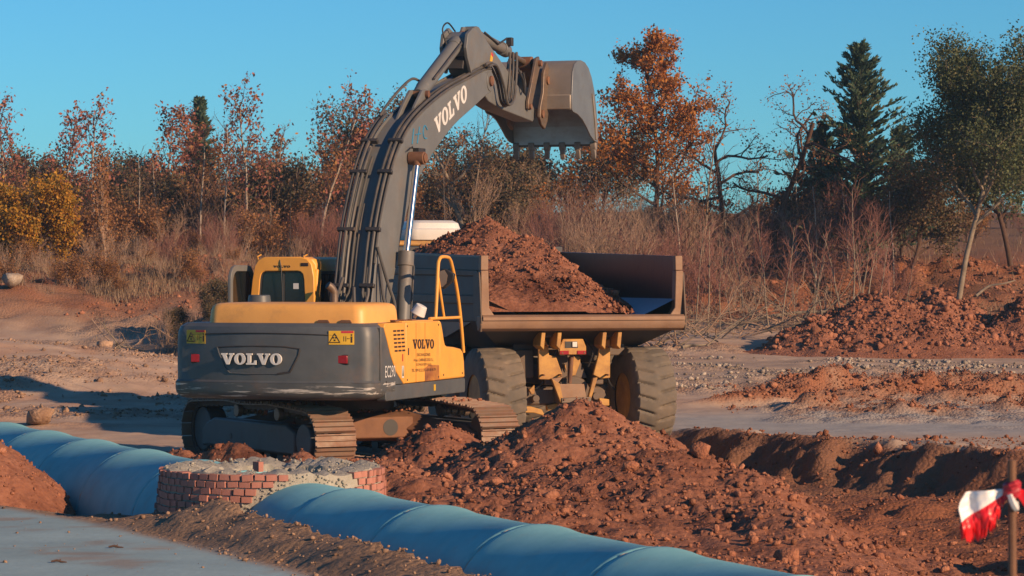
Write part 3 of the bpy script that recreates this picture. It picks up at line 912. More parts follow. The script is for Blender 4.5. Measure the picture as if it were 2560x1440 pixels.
def pipe_piece(a0, a1, label, bell=True):
    L = a1 - a0
    c = Vector((PIPE_P[0], PIPE_P[1], 0)) + U3 * a0
    root = empty('concrete_pipe', c)
    prof = [(0.02, .66), (0.02, .765), (.035, .778), (.09, .778), (.20, .768), (.42, .753), (.8, .750), (L - .15, .750), (L - .12, .766), (L - .03, .768), (L - .015, .752), (L - .015, .64)] if bell else [(0.0, .64), (0.0, .745), (.3, .75), (L - .05, .748), (L - .01, .74), (L - .01, .64)]
    n = 56
    rings = []
    for s_, r_ in prof:
        rings.append([U3 * s_ + N3 * (r_ * math.cos(2 * math.pi * j / n)) + Z3 * (r_ * math.sin(2 * math.pi * j / n)) for j in range(n)])
    rings.append(rings[0])
    mb = MB(); mb.loft(rings, cap=False)
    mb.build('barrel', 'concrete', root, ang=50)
    if bell:
        mb = MB()
        path = [U3 * (.0 + .012 * math.sin(j * 1.7)) + N3 * (.748 * math.cos(2 * math.pi * j / n)) + Z3 * (.748 * math.sin(2 * math.pi * j / n)) for j in range(n + 1)]
        mb.tube(path, [.020 + .008 * math.sin(j * 2.3) for j in range(n + 1)], 6)
        mb.build('joint_seal', 'mortar', root)
    tag(root, label, 'pipe', 'concrete pipe sections laid in a line')


js = [-5.0, -2.8, -.55, 1.65, 3.85]
names = ['concrete pipe section farthest along the line, past the left picture edge', 'concrete pipe section entering at the left picture edge', 'concrete pipe section just right of the left picture edge',
         'third concrete pipe section left of the brick manhole, beside the shaded heap', 'second concrete pipe section left of the brick manhole']
for i, a0 in enumerate(js):
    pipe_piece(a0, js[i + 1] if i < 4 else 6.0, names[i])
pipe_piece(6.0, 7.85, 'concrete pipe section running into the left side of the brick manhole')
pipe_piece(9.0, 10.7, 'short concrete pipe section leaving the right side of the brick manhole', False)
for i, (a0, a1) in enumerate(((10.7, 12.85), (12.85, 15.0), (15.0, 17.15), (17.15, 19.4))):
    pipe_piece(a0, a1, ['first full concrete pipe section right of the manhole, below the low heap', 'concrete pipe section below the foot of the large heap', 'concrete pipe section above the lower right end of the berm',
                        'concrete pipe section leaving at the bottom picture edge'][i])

mh = empty('brick_manhole', (MANHOLE[0], MANHOLE[1], 0))
tag(mh, 'half built round chamber of red bricks and mortar around the concrete pipe', 'manhole')
RM = lambda z: 1.11 + 0.13 * max(0, .86 - z)
mb = MB(); n = 120; g = random.Random(4)
rings = []
zs_top = [0.845 + .02 * math.sin(j * .41) + g.uniform(-.012, .018) for j in range(n)]
for z_, r_, w in ((-.4, None, 0), (.1, None, 0), (.4, None, 0), (.66, None, 0), (1, 'o', 1), (1, 'm', 1), (1, 'i', 1), (.6, 'd', 0), (.15, 'd', 0)):
    rg = []
    for j in range(n):
        q = 2 * math.pi * j / n
        if r_ is None:
            rr = RM(z_) - .018; zz = z_
        elif r_ == 'o':
            rr = RM(.82) - .02; zz = zs_top[j] - .015
        elif r_ == 'm':
            rr = .95 + g.uniform(-.03, .03); zz = zs_top[j] + g.uniform(-.01, .035)
        elif r_ == 'i':
            rr = .74 + g.uniform(-.03, .03); zz = zs_top[j] - .05
        else:
            rr = .72; zz = z_
        rg.append((rr * math.cos(q), rr * math.sin(q), zz))
    rings.append(rg)
mb.loft(rings, cap=False)
mb.build('mortar_wall', 'mortar', mh, ang=60)
mb = MB(); mb.cyl((0, 0, .1), (0, 0, .30), .84, n=40)
mb.build('channel_floor', 'mortar', mh)
brick_me = MB().box((0, 0, 0), (.10, .104, .058)).mesh('brick', 'brick', 0)
g = random.Random(8)
cnt = 0
view_a = math.atan2(-MANHOLE[1], -MANHOLE[0])
pts_b = []
for c in range(11):
    zc = .835 - .029 - c * .070
    rr = RM(zc)
    k = int(2 * math.pi * rr / .117)
    for j in range(k):
        q = 2 * math.pi * (j + .5 * (c % 2)) / k + g.uniform(-.006, .006)
        dq = (q - view_a + math.pi) % (2 * math.pi) - math.pi
        if abs(dq) > 1.75 or zc < .18:
            continue
        X = rr * math.cos(q); Y = rr * math.sin(q)
        off = X * PIPE_N[0] + Y * PIPE_N[1]; al = X * PIPE_U[0] + Y * PIPE_U[1]
        if al > 0 and math.hypot(off, zc) < PIPE_R + .085:
            continue
        if al > 0 and -.12 < off < .55:
            continue
        b = link('brick', brick_me, mh)
        ex = g.uniform(-.012, .016)
        b.location = ((rr - .042 + ex) * math.cos(q), (rr - .042 + ex) * math.sin(q), zc + g.uniform(-.004, .004))
        b.rotation_euler = (g.uniform(-.07, .07), g.uniform(-.06, .06), q + g.uniform(-.10, .10))
        b.scale = (1, g.uniform(.86, 1.04), g.uniform(.92, 1.06))
        cnt += 1
lb = link('brick', brick_me); lb.location = (MANHOLE[0] - .12, MANHOLE[1] - .25, .86); lb.rotation_euler = (0, 1.57, .7)
tag(lb, 'single loose red brick standing on the manhole rim', 'brick')
rb = []
g2 = np.random.default_rng(5)
for j in range(380):                                       # rough mortar lumps on the rim and round the pipe mouth
    q = g2.uniform(0, 2 * math.pi)
    if g2.random() < .62:
        rr = g2.uniform(.76, 1.10); zz = .85 + g2.uniform(-.01, .02)
        p = (rr * math.cos(q), rr * math.sin(q), zz)
    else:
        phi = g2.uniform(.15, 2.7)
        w = PIPE_R + g2.uniform(.0, .10)
        off = w * math.cos(phi); zz = min(.85, w * math.sin(phi))
        al = math.sqrt(max(0.01, RM(zz) ** 2 - off ** 2)) - .01
        p = (off * PIPE_N[0] + al * PIPE_U[0], off * PIPE_N[1] + al * PIPE_U[1], zz)
    rb.append(p)
sz = np.clip(g2.lognormal(-4.4, .4, len(rb)), .006, .026)
o = link('mortar_lumps', rock_field('mortar_lumps', np.array(rb), sz, 'mortar', ICO1, 8, seed=77), mh); o['kind'] = 'stuff'
# ================================================================ excavator (local +Y = boom direction, +X = right side)
EX = empty('excavator', (-2.465, 43.2, 0), R(-18))
tag(EX, 'yellow and charcoal crawler excavator with its bucket raised over the truck', 'excavator')
UC = R(46.7)                      # undercarriage is turned against the upper works


def uc_obj(o):
    o.rotation_euler = (0, 0, UC)
    return o


# ---- counterweight: plan outline lofted through z
def cw_ring(z, ins, front=-1.95, bulge=0.34):
    w = 1.5 - ins; pts = []
    rc = .20
    yb = -2.78 + ins
    n = 22
    def yrear(x):
        return yb - bulge * (1 - (x / 1.5) ** 2)
    pts.append((w, front, z))
    for i in range(1, 6):                                 # right rear corner
        q = i / 6 * math.pi / 2
        pts.append((w - rc + rc * math.cos(q), yrear(w - rc) + rc - rc * math.sin(q) , z))
    for i in range(n + 1):
        x = (w - rc) - 2 * (w - rc) * i / n
        pts.append((x, yrear(x), z))
    for i in range(1, 6):
        q = math.pi / 2 - i / 6 * math.pi / 2
        pts.append((-(w - rc + rc * math.cos(q)), yrear(w - rc) + rc - rc * math.sin(q), z))
    pts.append((-w, front, z))
    return pts


mb = MB()
mb.loft([cw_ring(1.30, .0), cw_ring(1.33, .022), cw_ring(1.6, .018), cw_ring(1.92, .022), cw_ring(2.00, .03), cw_ring(2.07, .055), cw_ring(2.12, .13)], cap=True)
cw = mb.build('counterweight', 'grey', EX, ang=40)
# scooped lamp recesses are cut out of the casting
for sx in (-1, 1):
    x0 = sx * 1.10; yr = -2.78 - .34 * (1 - (x0 / 1.5) ** 2)
    cut = MB(); A = [(x0 - sx * .52, yr - .16), (x0 - sx * .12, yr + .085), (x0 + sx * .13, yr + .085), (x0 + sx * .17, yr - .03), (x0 + sx * .17, yr - .3), (x0 - sx * .52, yr - .3)]
    cut.prism(A, 1.535, 1.735, 'z', shrink=[(x0 + (a - x0) * (.45 if sx * (a - x0) < 0 else .8), b) for a, b in A])
    co = cut.build('cutter', 'grey', None)
    bo = cw.modifiers.new('cut', 'BOOLEAN'); bo.operation = 'DIFFERENCE'; bo.object = co; bo.solver = 'EXACT'
    bpy.context.view_layer.update()
    nm = bpy.data.meshes.new_from_object(cw.evaluated_get(bpy.context.evaluated_depsgraph_get()))
    cw.modifiers.clear(); cw.data = nm; nm.name = 'counterweight'; nm.shade_smooth(); nm.set_sharp_from_angle(angle=R(30))
    bpy.data.objects.remove(co)
mb = MB()
mb.loft([cw_ring(1.06, .13), cw_ring(1.09, .05), cw_ring(1.14, .006), cw_ring(1.20, -.006), cw_ring(1.297, -.006)], cap=True)
mb.build('bumper_band', 'bumper', cw, ang=40)


def rear_y(x, ins=.018):
    return -2.78 + ins - .34 * (1 - (x / 1.5) ** 2)


def rear_strip(poly, y_out, name, mat, parent, th=.012):
    """thin plate that follows the curved rear: poly in (x,z)"""
    mb = MB(); k = len(poly)
    vs = [(x, rear_y(x) - y_out, z) for x, z in poly] + [(x, rear_y(x) - y_out + th, z) for x, z in poly]
    mb.add(vs, [tuple(range(k)), tuple(range(2 * k - 1, k - 1, -1))] + [(i, i + k, (i + 1) % k + k, (i + 1) % k) for i in range(k)])
    return mb.build(name, mat, parent, ang=0)


def rear_line(pts, r, name, mat, parent, y_out=0.0):
    mb = MB(); mb.tube([(x, rear_y(x) - y_out, z) for x, z in pts], r, 6)
    return mb.build(name, mat, parent)


# recessed name plate, its rim, the pressed line above it
plate = [(-.73, 1.785), (-.4, 1.80), (0, 1.805), (.30, 1.80), (.52, 1.77), (.50, 1.68), (.38, 1.45), (.20, 1.425), (-.25, 1.42), (-.52, 1.43), (-.60, 1.50), (-.70, 1.70)]
rear_line([plate[0]] + [p for p in plate[1:5]], .011, 'plate_rim', 'dark', cw)
rear_line(plate[4:8], .016, 'plate_rim', 'dark', cw)
rear_line(plate[7:] + [plate[0]], .010, 'plate_rim', 'grey', cw, .004)
rear_line([(-1.18 + 2.2 * i / 16, 1.985 - .03 * abs(-1 + 2 * i / 16) ** 2) for i in range(17)], .008, 'pressed_line', 'dark', cw, -.001)
slab_text('VOLVO', (-.62, rear_y(0) - .012, 1.55), (1, 0, 0), (0, 0, 1), .155, .90, .03, 'lettering', 'white', cw)
for sx in (-1, 1):
    x0 = sx * 1.10
    mb = MB(); mb.box((x0, rear_y(x0) + .045, 1.625), (.165, .10, .135)); mb.build('lamp_housing', 'dark', cw, bevel=.01)
    mb = MB(); mb.box((x0, rear_y(x0) - .010, 1.625), (.14, .02, .11)); mb.build('tail_lamp', 'red', cw, bevel=.008)
    # warning sticker
    lx = -1.10 if sx < 0 else 1.08
    w_, h_ = .33, .19
    z0 = 1.83
    t = rear_strip([(lx - w_ / 2, z0), (lx, z0), (lx + w_ / 2, z0), (lx + w_ / 2, z0 + h_), (lx, z0 + h_), (lx - w_ / 2, z0 + h_)], .006, 'warning_label', 'label_yellow', cw, .008)
    rear_strip([(lx + .0, z0 + h_ - .032), (lx + w_ / 2 - .005, z0 + h_ - .032), (lx + w_ / 2 - .005, z0 + h_ - .002), (lx + .0, z0 + h_ - .002)], .009, 'warning_stripe', 'label_red', cw, .002)
    tri = [(lx - .085, z0 + .155), (lx - .155, z0 + .03), (lx - .015, z0 + .03)]
    for i in range(3):
        p, q = tri[i], tri[(i + 1) % 3]
        mb = MB(); mb.tube([(p[0], rear_y(p[0]) - .009, p[1]), (q[0], rear_y(q[0]) - .009, q[1])], .0055, 4); mb.build('warning_triangle', 'letter_dark', cw)
    for (a, b, w2, h2) in ((-.10, .085, .018, .02), (-.07, .085, .018, .02), (-.085, .05, .022, .022), (.035, .045, .006, .07), (.062, .045, .006, .07), (.085, .078, .014, .01), (.105, .078, .01, .01), (.135, .028, .022, .085), (.135, .122, .018, .022)):
        rear_strip([(lx + a - w2 / 2, z0 + b), (lx + a + w2 / 2, z0 + b), (lx + a + w2 / 2, z0 + b + h2), (lx + a - w2 / 2, z0 + b + h2)], .0095, 'warning_symbol', 'letter_dark', cw, .002)

# ---- upper deck and engine bay
mb = MB()
mb.box((0, -.75, 1.16), (2.86, 3.9, .17)); mb.box((0, .9, 1.17), (1.5, 1.0, .16))
mb.build('deck_frame', 'dark', EX, bevel=.02)
mb = MB(); mb.box((0, -1.45, 1.67), (2.80, 1.15, .85)); mb.box((.99, -.5, 1.66), (.80, .9, .80))
mb.build('engine_bay', 'grey', EX, bevel=.02)
# right side sill
mb = MB(); mb.prism(rrect(-2.30, 1.10, 1.03, 1.243, .04), 1.36, 1.497, 'x'); mb.prism([(.9, 1.03), (1.10, 1.03), (1.10, 1.243), (.9, 1.243)], .5, 1.36, 'x')
sill = mb.build('deck_sill', 'grey', EX, bevel=.012)
mb = MB(); mb.box((1.499, -.28, 1.15), (.01, .07, .09)); mb.build('side_reflector', 'label_yellow', sill)
# right side panels (y,z polygons)
def side(poly, name, mat, x0=1.38, x1=1.5, bev=.02, parent=EX):
    mb = MB(); mb.prism(poly, x0, x1, 'x'); return mb.build(name, mat, parent, bevel=bev)
grey_p = [(-2.50, 1.25), (-2.50, 2.06), (-2.39, 2.06), (-2.28, 1.90), (-2.12, 1.66), (-1.90, 1.43), (-1.60, 1.25)]
gp = side(grey_p, 'side_panel', 'grey', bev=.01)
font_text('EC290', (1.502, -2.34, 1.36), (0, 1, 0), (0, 0, 1), .40, .165, .002, 'lettering', 'white', gp)
yel_p = [(-2.375, 2.06), (-2.33, 2.115), (-1.50, 2.115), (-1.50, 1.25), (-1.585, 1.25), (-1.885, 1.435), (-2.10, 1.67), (-2.26, 1.905)]
yp = side(yel_p, 'vent_panel', 'yellow', bev=.012)
for r_ in range(6):
    for c_ in range(3):
        mb = MB(); y0 = -2.02 + c_ * .155 + r_ * .012; z0 = 2.015 - r_ * .056
        mb.prism(rrect(y0, y0 + .125, z0 - .026, z0, .006, 1), 1.47, 1.5025, 'x'); mb.build('vent_slot', 'letter_dark', yp)
mb = MB(); mb.box((1.503, -1.63, 1.42), (.004, .075, .17)); mb.build('sticker', 'white', yp)
mb = MB(); mb.prism([(-1.655, 1.36), (-1.605, 1.36), (-1.63, 1.50)], 1.5055, 1.5075, 'x'); mb.build('sticker_mark', 'leaf_green', yp)
mb = MB(); mb.box((1.503, -1.635, 1.62), (.004, .03, .10)); mb.build('red_sticker', 'label_red', yp)
dr = side([(-1.485, 1.25), (-1.485, 2.115), (-.10, 2.115), (-.075, 2.05), (-.06, 1.8), (-.055, 1.25)], 'side_door', 'yellow', bev=.015)
mb = MB(); mb.prism([(-.70, 1.255), (-.70, 1.44), (-.55, 1.49), (-.10, 1.47), (-.075, 1.255)], 1.49, 1.5035, 'x')
mb.build('scorched_patch', pmat('scorched_yellow_paint', (0.45, 0.17, 0.035), (0.24, 0.08, 0.03), rough=0.6, scale=4, dirt=0.3, dirt_col=(0.72, 0.33, 0.045)), dr, bevel=.004)
slab_text('VOLVO', (1.5005, -1.22, 1.735), (0, 1, -.02), (0, 0, 1), .135, .90, .006, 'lettering', 'letter_dark', dr)
for i, (tx, w_) in enumerate((('EXCAVACIONES', .56), ('Hnos. CARRASCOSO S.L.', .84), ('CONGOSTO (LE)', .64), ('TEL. 909 02 22 29 - 659 80 45 79', 1.02))):
    font_text(tx, (1.5045, -.76 - w_ / 2, 1.625 - i * .072), (0, 1, -.02), (0, 0, 1), w_, .042, .002, 'lettering', 'letter_dark', dr)
side([(-.042, 1.25), (-.047, 1.8), (-.06, 2.06), (-.085, 2.115), (-.04, 2.118), (.02, 2.09), (.08, 1.98), (.14, 1.84), (.19, 1.765), (.28, 1.735), (.62, 1.715), (.90, 1.685), (1.0, 1.63), (1.05, 1.5), (1.08, 1.25)], 'front_fender', 'yellow', x0=.72, bev=.03)
mb = MB(); mb.box((1.0, -.85, 2.118), (.9, 1.3, .03)); mb.build('top_cover', 'yellow', EX, bevel=.012)
for y_ in (-1.6, -1.25, -.9):
    mb = MB(); mb.box((1.36, y_, 2.14), (.10, .16, .025)); mb.build('hinge', 'rust', EX, bevel=.006)
for yy in (-1.18, -.80):                                   # door seam and latch
    mb = MB(); mb.box((1.501, yy + .1, 1.68), (.004, .006, .84)); mb.build('door_seam', 'letter_dark', dr)
mb = MB(); mb.box((1.503, -1.40, 1.70), (.012, .035, .10)); mb.build('door_latch', 'dark', dr, bevel=.004)
for (yy, zz) in ((-1.45, 2.06), (-1.45, 1.30), (-.12, 2.06), (-.12, 1.30), (.10, 1.32), (.95, 1.32), (-2.30, 1.30)):
    mb = MB(); mb.cyl((1.49, yy, zz), (1.508, yy, zz), .014, n=8); mb.build('bolt', 'dark', dr)
for x_ in (-.55, .55):
    mb = MB(); mb.tube([(x_ - .05, -2.55, 2.10), (x_ - .05, -2.55, 2.17), (x_ + .05, -2.55, 2.17), (x_ + .05, -2.55, 2.10)], .018, 8); mb.build('lifting_eye', 'dark', cw)
# ---- engine hood, rounded
mb = MB()
def rr_ring(z, ins):
    return [(x, y, z) for x, y in rrect(-1.03 + ins, 1.33 - ins, -2.72 + ins, -1.25 - ins, .16)]
mb.loft([rr_ring(2.12, .0), rr_ring(2.28, .012), rr_ring(2.345, .03), rr_ring(2.375, .06), rr_ring(2.392, .11), rr_ring(2.40, .2)])
hd = mb.build('engine_hood', 'hood_yellow', EX, ang=50)
for x_ in (.72, 1.05):
    mb = MB(); mb.prism([(x_ - .09, 2.125), (x_ - .05, 2.165), (x_ + .08, 2.165), (x_ + .11, 2.125)], -2.74, -2.68, 'y'); mb.build('hood_latch', 'rust', hd)
mb = MB(); mb.cyl((-.72, -1.55, 2.38), (-.72, -1.55, 2.50), .17, .155, 24); mb.build('air_intake_cap', 'grey', EX, bevel=.015)
mb = MB(); mb.tube(catmull([(.46, -1.62, 2.36), (.46, -1.62, 2.50), (.455, -1.63, 2.56), (.43, -1.66, 2.61), (.395, -1.70, 2.645)], 5), .055, 16, cap=False)
ep = mb.build('exhaust_pipe', 'worn', EX)
mb = MB(); mb.tube([(.43, -1.66, 2.61), (.393, -1.703, 2.648)], .048, 16); mb.build('exhaust_mouth', 'black', ep)

# ---- cab
cab = MB()
cab.box((-.95, .75, 1.62), (1.0, 1.75, .75))                # lower body
cabo = cab.build('cab', 'yellow', EX, bevel=.05, seg=3)
def cpart(name, mat, fn, bevel=.03, parent=None, **k):
    mb = MB(); fn(mb); return mb.build(name, mat, parent or cabo, bevel=bevel, **k)
# rear wall as a frame round the window (x,z polygons around opening)
rw = MB()
out = [(-1.475, 1.30), (-1.475, 2.4), (-1.44, 2.72), (-1.40, 2.93), (-1.34, 3.02), (-1.24, 3.055), (-.66, 3.055), (-.56, 3.03), (-.49, 2.95), (-.45, 2.75), (-.445, 2.4), (-.445, 1.30)]
inn = [(-1.345, 1.95), (-1.34, 2.4), (-1.315, 2.72), (-1.30, 2.79), (-1.275, 2.825), (-1.23, 2.84), (-.72, 2.84), (-.67, 2.83), (-.63, 2.79), (-.615, 2.72), (-.595, 2.4), (-.59, 1.95)]
k = len(out)
for ya, yb in ((-.12, .02),):
    vs = [(x, ya, z) for x, z in out] + [(x, ya, z) for x, z in inn] + [(x, yb, z) for x, z in out] + [(x, yb, z) for x, z in inn]
    fs = []
    for i in range(k):
        j = (i + 1) % k
        fs += [(i, j, k + j, k + i), (2 * k + j, 2 * k + i, 3 * k + i, 3 * k + j), (i, 2 * k + i, 2 * k + j, j), (k + i, k + j, 3 * k + j, 3 * k + i)]
    rw.add(vs, fs)
rwo = rw.build('rear_wall', 'yellow', cabo, bevel=.018)
mb = MB(); mb.prism(inn, -.075, -.06, 'y'); gw = mb.build('rear_window', 'glass', cabo, ang=0)
mb = MB(); mb.tube([(x, -.088, z) for x, z in inn[1:-1]], .020, 6); mb.build('window_seal', 'black', cabo)
mb = MB(); mb.box((-.95, -.078, 2.42), (.012, .01, .80)); mb.build('window_bar', 'grey', cabo)
mb = MB(); mb.box((-.755, -.079, 2.62), (.085, .004, .085)); mb.build('inspection_sticker', 'white', cabo)
slab_text('VOLVO', (-1.10, -.121, 2.895), (1, 0, 0), (0, 0, 1), .032, .27, .003, 'lettering', 'letter_dark', cabo)
cpart('roof', 'yellow', lambda mb: mb.loft([[(x, y, z) for x, y in rrect(-1.46 + i_, -.46 - i_, .0, 1.66 - i_, .12)] for z, i_ in ((2.84, 0), (2.95, .01), (3.02, .05), (3.055, .14))]), 0)
for (x_, y_, nm) in ((-1.425, .70, 'door_pillar'), (-.475, 1.50, 'front_pillar'), (-1.425, 1.55, 'front_pillar'), (-.475, .06, 'rear_pillar')):
    cpart(nm, 'yellow', lambda mb: mb.box((x_, y_, 2.42), (.075, .12 if y_ > .1 else .16, .90)), .015)
cpart('side_window', 'glass', lambda mb: mb.box((-.475, .78, 2.42), (.02, 1.34, .86)), 0)
cpart('side_window', 'glass', lambda mb: mb.box((-1.43, .78, 2.42), (.02, 1.34, .86)), 0)
cpart('windscreen', 'glass', lambda mb: mb.box((-.95, 1.60, 2.35), (.90, .03, 1.0)), 0)
cpart('side_seal', 'black', lambda mb: [mb.box((-.462, .78, 2.82), (.02, 1.36, .05)), mb.box((-.462, .14, 2.42), (.02, .05, .8)), mb.box((-.462, 1.0, 2.0), (.02, 1.0, .05))], 0)
# opened door latched back on the left side
do = rrect(-.66, .22, 1.35, 2.93, .22, 5); di = rrect(-.58, .14, 1.95, 2.84, .17, 5)
mb = MB(); k = len(do)
vs = [(-1.60, y, z) for y, z in do] + [(-1.60, y, z) for y, z in di] + [(-1.55, y, z) for y, z in do] + [(-1.55, y, z) for y, z in di]
fs = []
for i in range(k):
    j = (i + 1) % k
    fs += [(i, j, k + j, k + i), (2 * k + j, 2 * k + i, 3 * k + i, 3 * k + j), (i, 2 * k + i, 2 * k + j, j), (k + i, k + j, 3 * k + j, 3 * k + i)]
mb.add(vs, fs); dor = mb.build('door', 'boom', cabo, bevel=.01)
mb = MB(); mb.prism(di, -1.58, -1.57, 'x'); mb.build('door_glass', 'glass', cabo, ang=0)
mb = MB()
mb.tube([(-.93, .1, 3.05), (-.93, .1, 3.09)], .05, 10); mb.tube([(-.93, .1, 3.09), (-.925, .1, 3.3), (-.91, .11, 4.15)], [.008, .005, .003], 6)
mb.build('antenna', 'black', cabo)
mb = MB(); mb.tube(catmull([(-.95, .06, 3.06), (-1.0, -.10, 3.03), (-.97, -.13, 2.86), (-.955, -.12, 2.45), (-.97, -.12, 2.3)], 5), .008, 6); mb.build('antenna_cable', 'black', cabo)
for x_ in (-1.36, -.62):
    mb = MB(); mb.tube([(x_, -.08, 3.0), (x_, -.11, 3.06), (x_ + .05, -.08, 3.09)], .012, 6); mb.build('lifting_eye', 'yellow', cabo)
mb = MB(); mb.box((-.60, -.123, 2.94), (.12, .01, .05)); mb.build('roof_recess', 'letter_dark', cabo, bevel=.02)
mb = MB(); mb.tube(catmull([(-.33, .9, 2.35), (-.32, .95, 2.9), (-.32, 1.2, 3.02), (-.32, 1.45, 2.9), (-.33, 1.5, 2.3)], 5), .016, 8); mb.build('mirror_bracket', 'black', cabo)

# ---- right hand rail with mirror and work lamp
mb = MB()
mb.tube(catmull([(1.42, -.02, 2.14), (1.42, .03, 2.45), (1.42, .09, 2.90), (1.42, .14, 3.00), (1.42, .24, 3.05), (1.42, .5, 3.05), (1.42, .62, 3.02), (1.42, .72, 2.92), (1.42, .95, 2.55), (1.42, 1.12, 2.1), (1.42, 1.24, 1.62)], 4), .026, 10)
mb.tube([(1.42, -.28, 2.15), (1.42, 1.11, 2.15)], .022, 8)
mb.tube([(1.42, .08, 2.78), (1.42, .36, 2.15)], .022, 8)
hr = mb.build('handrail', 'yellow', EX)
mi = [(1.22, 2.68), (1.30, 2.86), (1.37, 2.88), (1.52, 2.80), (1.50, 2.70), (1.36, 2.58), (1.25, 2.60)]
mb = MB(); mb.prism(mi, .52, .60, 'y'); mir = mb.build('mirror', 'black', EX, bevel=.012)
mb = MB(); mb.prism([(1.24, 2.68), (1.31, 2.845), (1.37, 2.86), (1.42, 2.78), (1.40, 2.66), (1.34, 2.605), (1.26, 2.62)], .512, .53, 'y')
mb.build('mirror_glass', 'mirror', mir)
mb = MB(); mb.tube([(1.42, .56, 2.70), (1.36, .56, 2.62), (1.28, .56, 2.60)], .010, 6); mb.build('mirror_arm', 'black', EX)
lampR = Matrix.Rotation(R(28), 3, 'Y')
mb = MB(); mb.tube([(1.20, -.33, 2.16), (1.25, -.33, 2.235)], .03, 8); mb.tube([lampR @ Vector((0, 0, 0)) + Vector((1.25, -.33, 2.21)), lampR @ Vector((0, 0, .15)) + Vector((1.25, -.33, 2.21))], [.115, .085], 16)
mb.build('work_lamp', 'white', EX, bevel=.012)
mb = MB(); mb.cyl((.72, -.75, 2.12), (.72, -.75, 2.26), .05, .035, 12); mb.build('filler_cap', 'dark', EX)

# ---- boom (profile in the machine's plane, y,z)
up = [(-.20, 2.0), (-.17, 2.3), (-.04, 2.71), (.09, 3.18), (.30, 3.68), (.67, 4.27), (1.11, 4.74), (1.64, 5.08), (2.37, 5.38), (3.31, 5.68), (4.3, 5.92), (5.05, 6.10), (5.40, 6.14)]
lo = [(5.55, 5.98), (5.42, 5.82), (5.15, 5.74), (4.5, 5.51), (3.51, 5.16), (2.56, 4.70), (1.98, 4.34), (1.52, 3.95), (1.14, 3.45), (.78, 2.75), (.42, 2.0), (.10, 1.80)]
up_s = [(p.y, p.z) for p in catmull([(0, a, b) for a, b in up], 4)]
lo_s = [(p.y, p.z) for p in catmull([(0, a, b) for a, b in lo], 4)]
BX0, BX1 = -.03, .48
mb = MB(); mb.prism(up_s + lo_s, BX0, BX1, 'x')
boom = mb.build('boom', 'boom', EX, bevel=.012)
mb = MB()                                                  # raised welded flanges along both plates
for x_ in (BX0 + .012, BX1 - .012):
    mb.tube([(x_, a, b + .012) for a, b in up_s[4:]], .022, 6)
mb.build('weld_flange', 'boom', boom)
slab_text('VOLVO', (BX1 + .001, 2.64, 4.955), (0, .93, .40), (0, -.30, .94), .27, 1.66, .006, 'lettering', 'white', boom)
mb = MB(); mb.tube([(BX1 + .004, 1.55, 4.78), (BX1 + .004, 1.62, 5.02)], .012, 5); mb.tube([(BX1 + .004, 1.78, 4.80), (BX1 + .004, 1.88, 5.06)], .012, 5); mb.tube([(BX1 + .004, 1.70, 4.93), (BX1 + .004, 1.95, 4.96)], .010, 5)
mb.tube(catmull([(BX1 + .004, 2.24, 5.03), (BX1 + .004, 2.13, 5.09), (BX1 + .004, 2.05, 5.0), (BX1 + .004, 2.10, 4.90), (BX1 + .004, 2.22, 4.90)], 4), .012, 5)
mb.build('sprayed_mark', 'blue_paint', boom)
mb = MB(); mb.box((BX1 + .05, 1.75, 4.66), (.10, .30, .13)); mb.tube([(BX1, 1.6, 4.72), (BX1 + .05, 1.45, 4.74), (BX1 + .04, 1.25, 4.66)], .010, 6)
mb.build('boom_lamp', 'black', boom, bevel=.02)
mb = MB(); mb.cyl((-.28, 1.42, 4.56), (.74, 1.42, 4.56), .07, n=16); mb.cyl((.49, 1.42, 4.56), (.74, 1.42, 4.56), .10, n=18); mb.cyl((-.28, 1.42, 4.56), (-.04, 1.42, 4.56), .10, n=18); mb.cyl((.74, 1.42, 4.56), (.765, 1.42, 4.56), .075, n=16)
mb.build('cylinder_pin', 'rust', boom, bevel=.01)
for x_ in (BX1, BX0):
    mb = MB(); mb.cyl((x_ - .012, 5.32, 5.98), (x_ + .012, 5.32, 5.98), .17, n=24)
    mb.build('arm_pivot_boss', 'boom', boom, bevel=.006)
mb = MB(); mb.cyl((BX0 - .05, 5.32, 5.98), (BX1 + .05, 5.32, 5.98), .085, n=18); mb.build('arm_pivot_pin', 'rust', boom, bevel=.01)
mb = MB()
mb.prism([(-.25, 1.25), (-.25, 1.95), (.05, 2.12), (.45, 2.05), (.62, 1.7), (.62, 1.25)], -.16, -.06, 'x'); mb.prism([(-.25, 1.25), (-.25, 1.95), (.05, 2.12), (.45, 2.05), (.62, 1.7), (.62, 1.25)], .51, .61, 'x')
mb.build('boom_bracket', 'boom', EX, bevel=.02)
mb = MB(); mb.box((.22, -.48, 1.75), (.62, .5, .8)); mb.box((.25, .65, 1.45), (.55, .5, .5)); mb.build('valve_block', 'dark', EX, bevel=.02)
# arm cylinder bracket on the boom
mb = MB()
for x_ in (.10, .30):
    mb.prism([(1.75, 5.10), (2.1, 5.42), (2.42, 5.66), (2.62, 5.68), (2.74, 5.54), (2.80, 5.40), (2.3, 5.28)], x_, x_ + .05, 'x')
mb.build('cylinder_bracket', 'boom', boom, bevel=.01)
mb = MB(); mb.cyl((.06, 2.56, 5.60), (.40, 2.56, 5.60), .06, n=14); mb.build('bracket_pin', 'rust', boom)

# ---- hydraulic cylinders
def off_path(base, x, d, k0=0, k1=None):
    """points along the boom's upper edge pushed out by d"""
    P = base[k0:k1]; out = []
    for i in range(len(P)):
        a = P[max(i - 1, 0)]; b = P[min(i + 1, len(P) - 1)]
        ty, tz = b[0] - a[0], b[1] - a[1]; L = math.hypot(ty, tz)
        out.append((x, P[i][0] - tz / L * d, P[i][1] + ty / L * d))
    return out


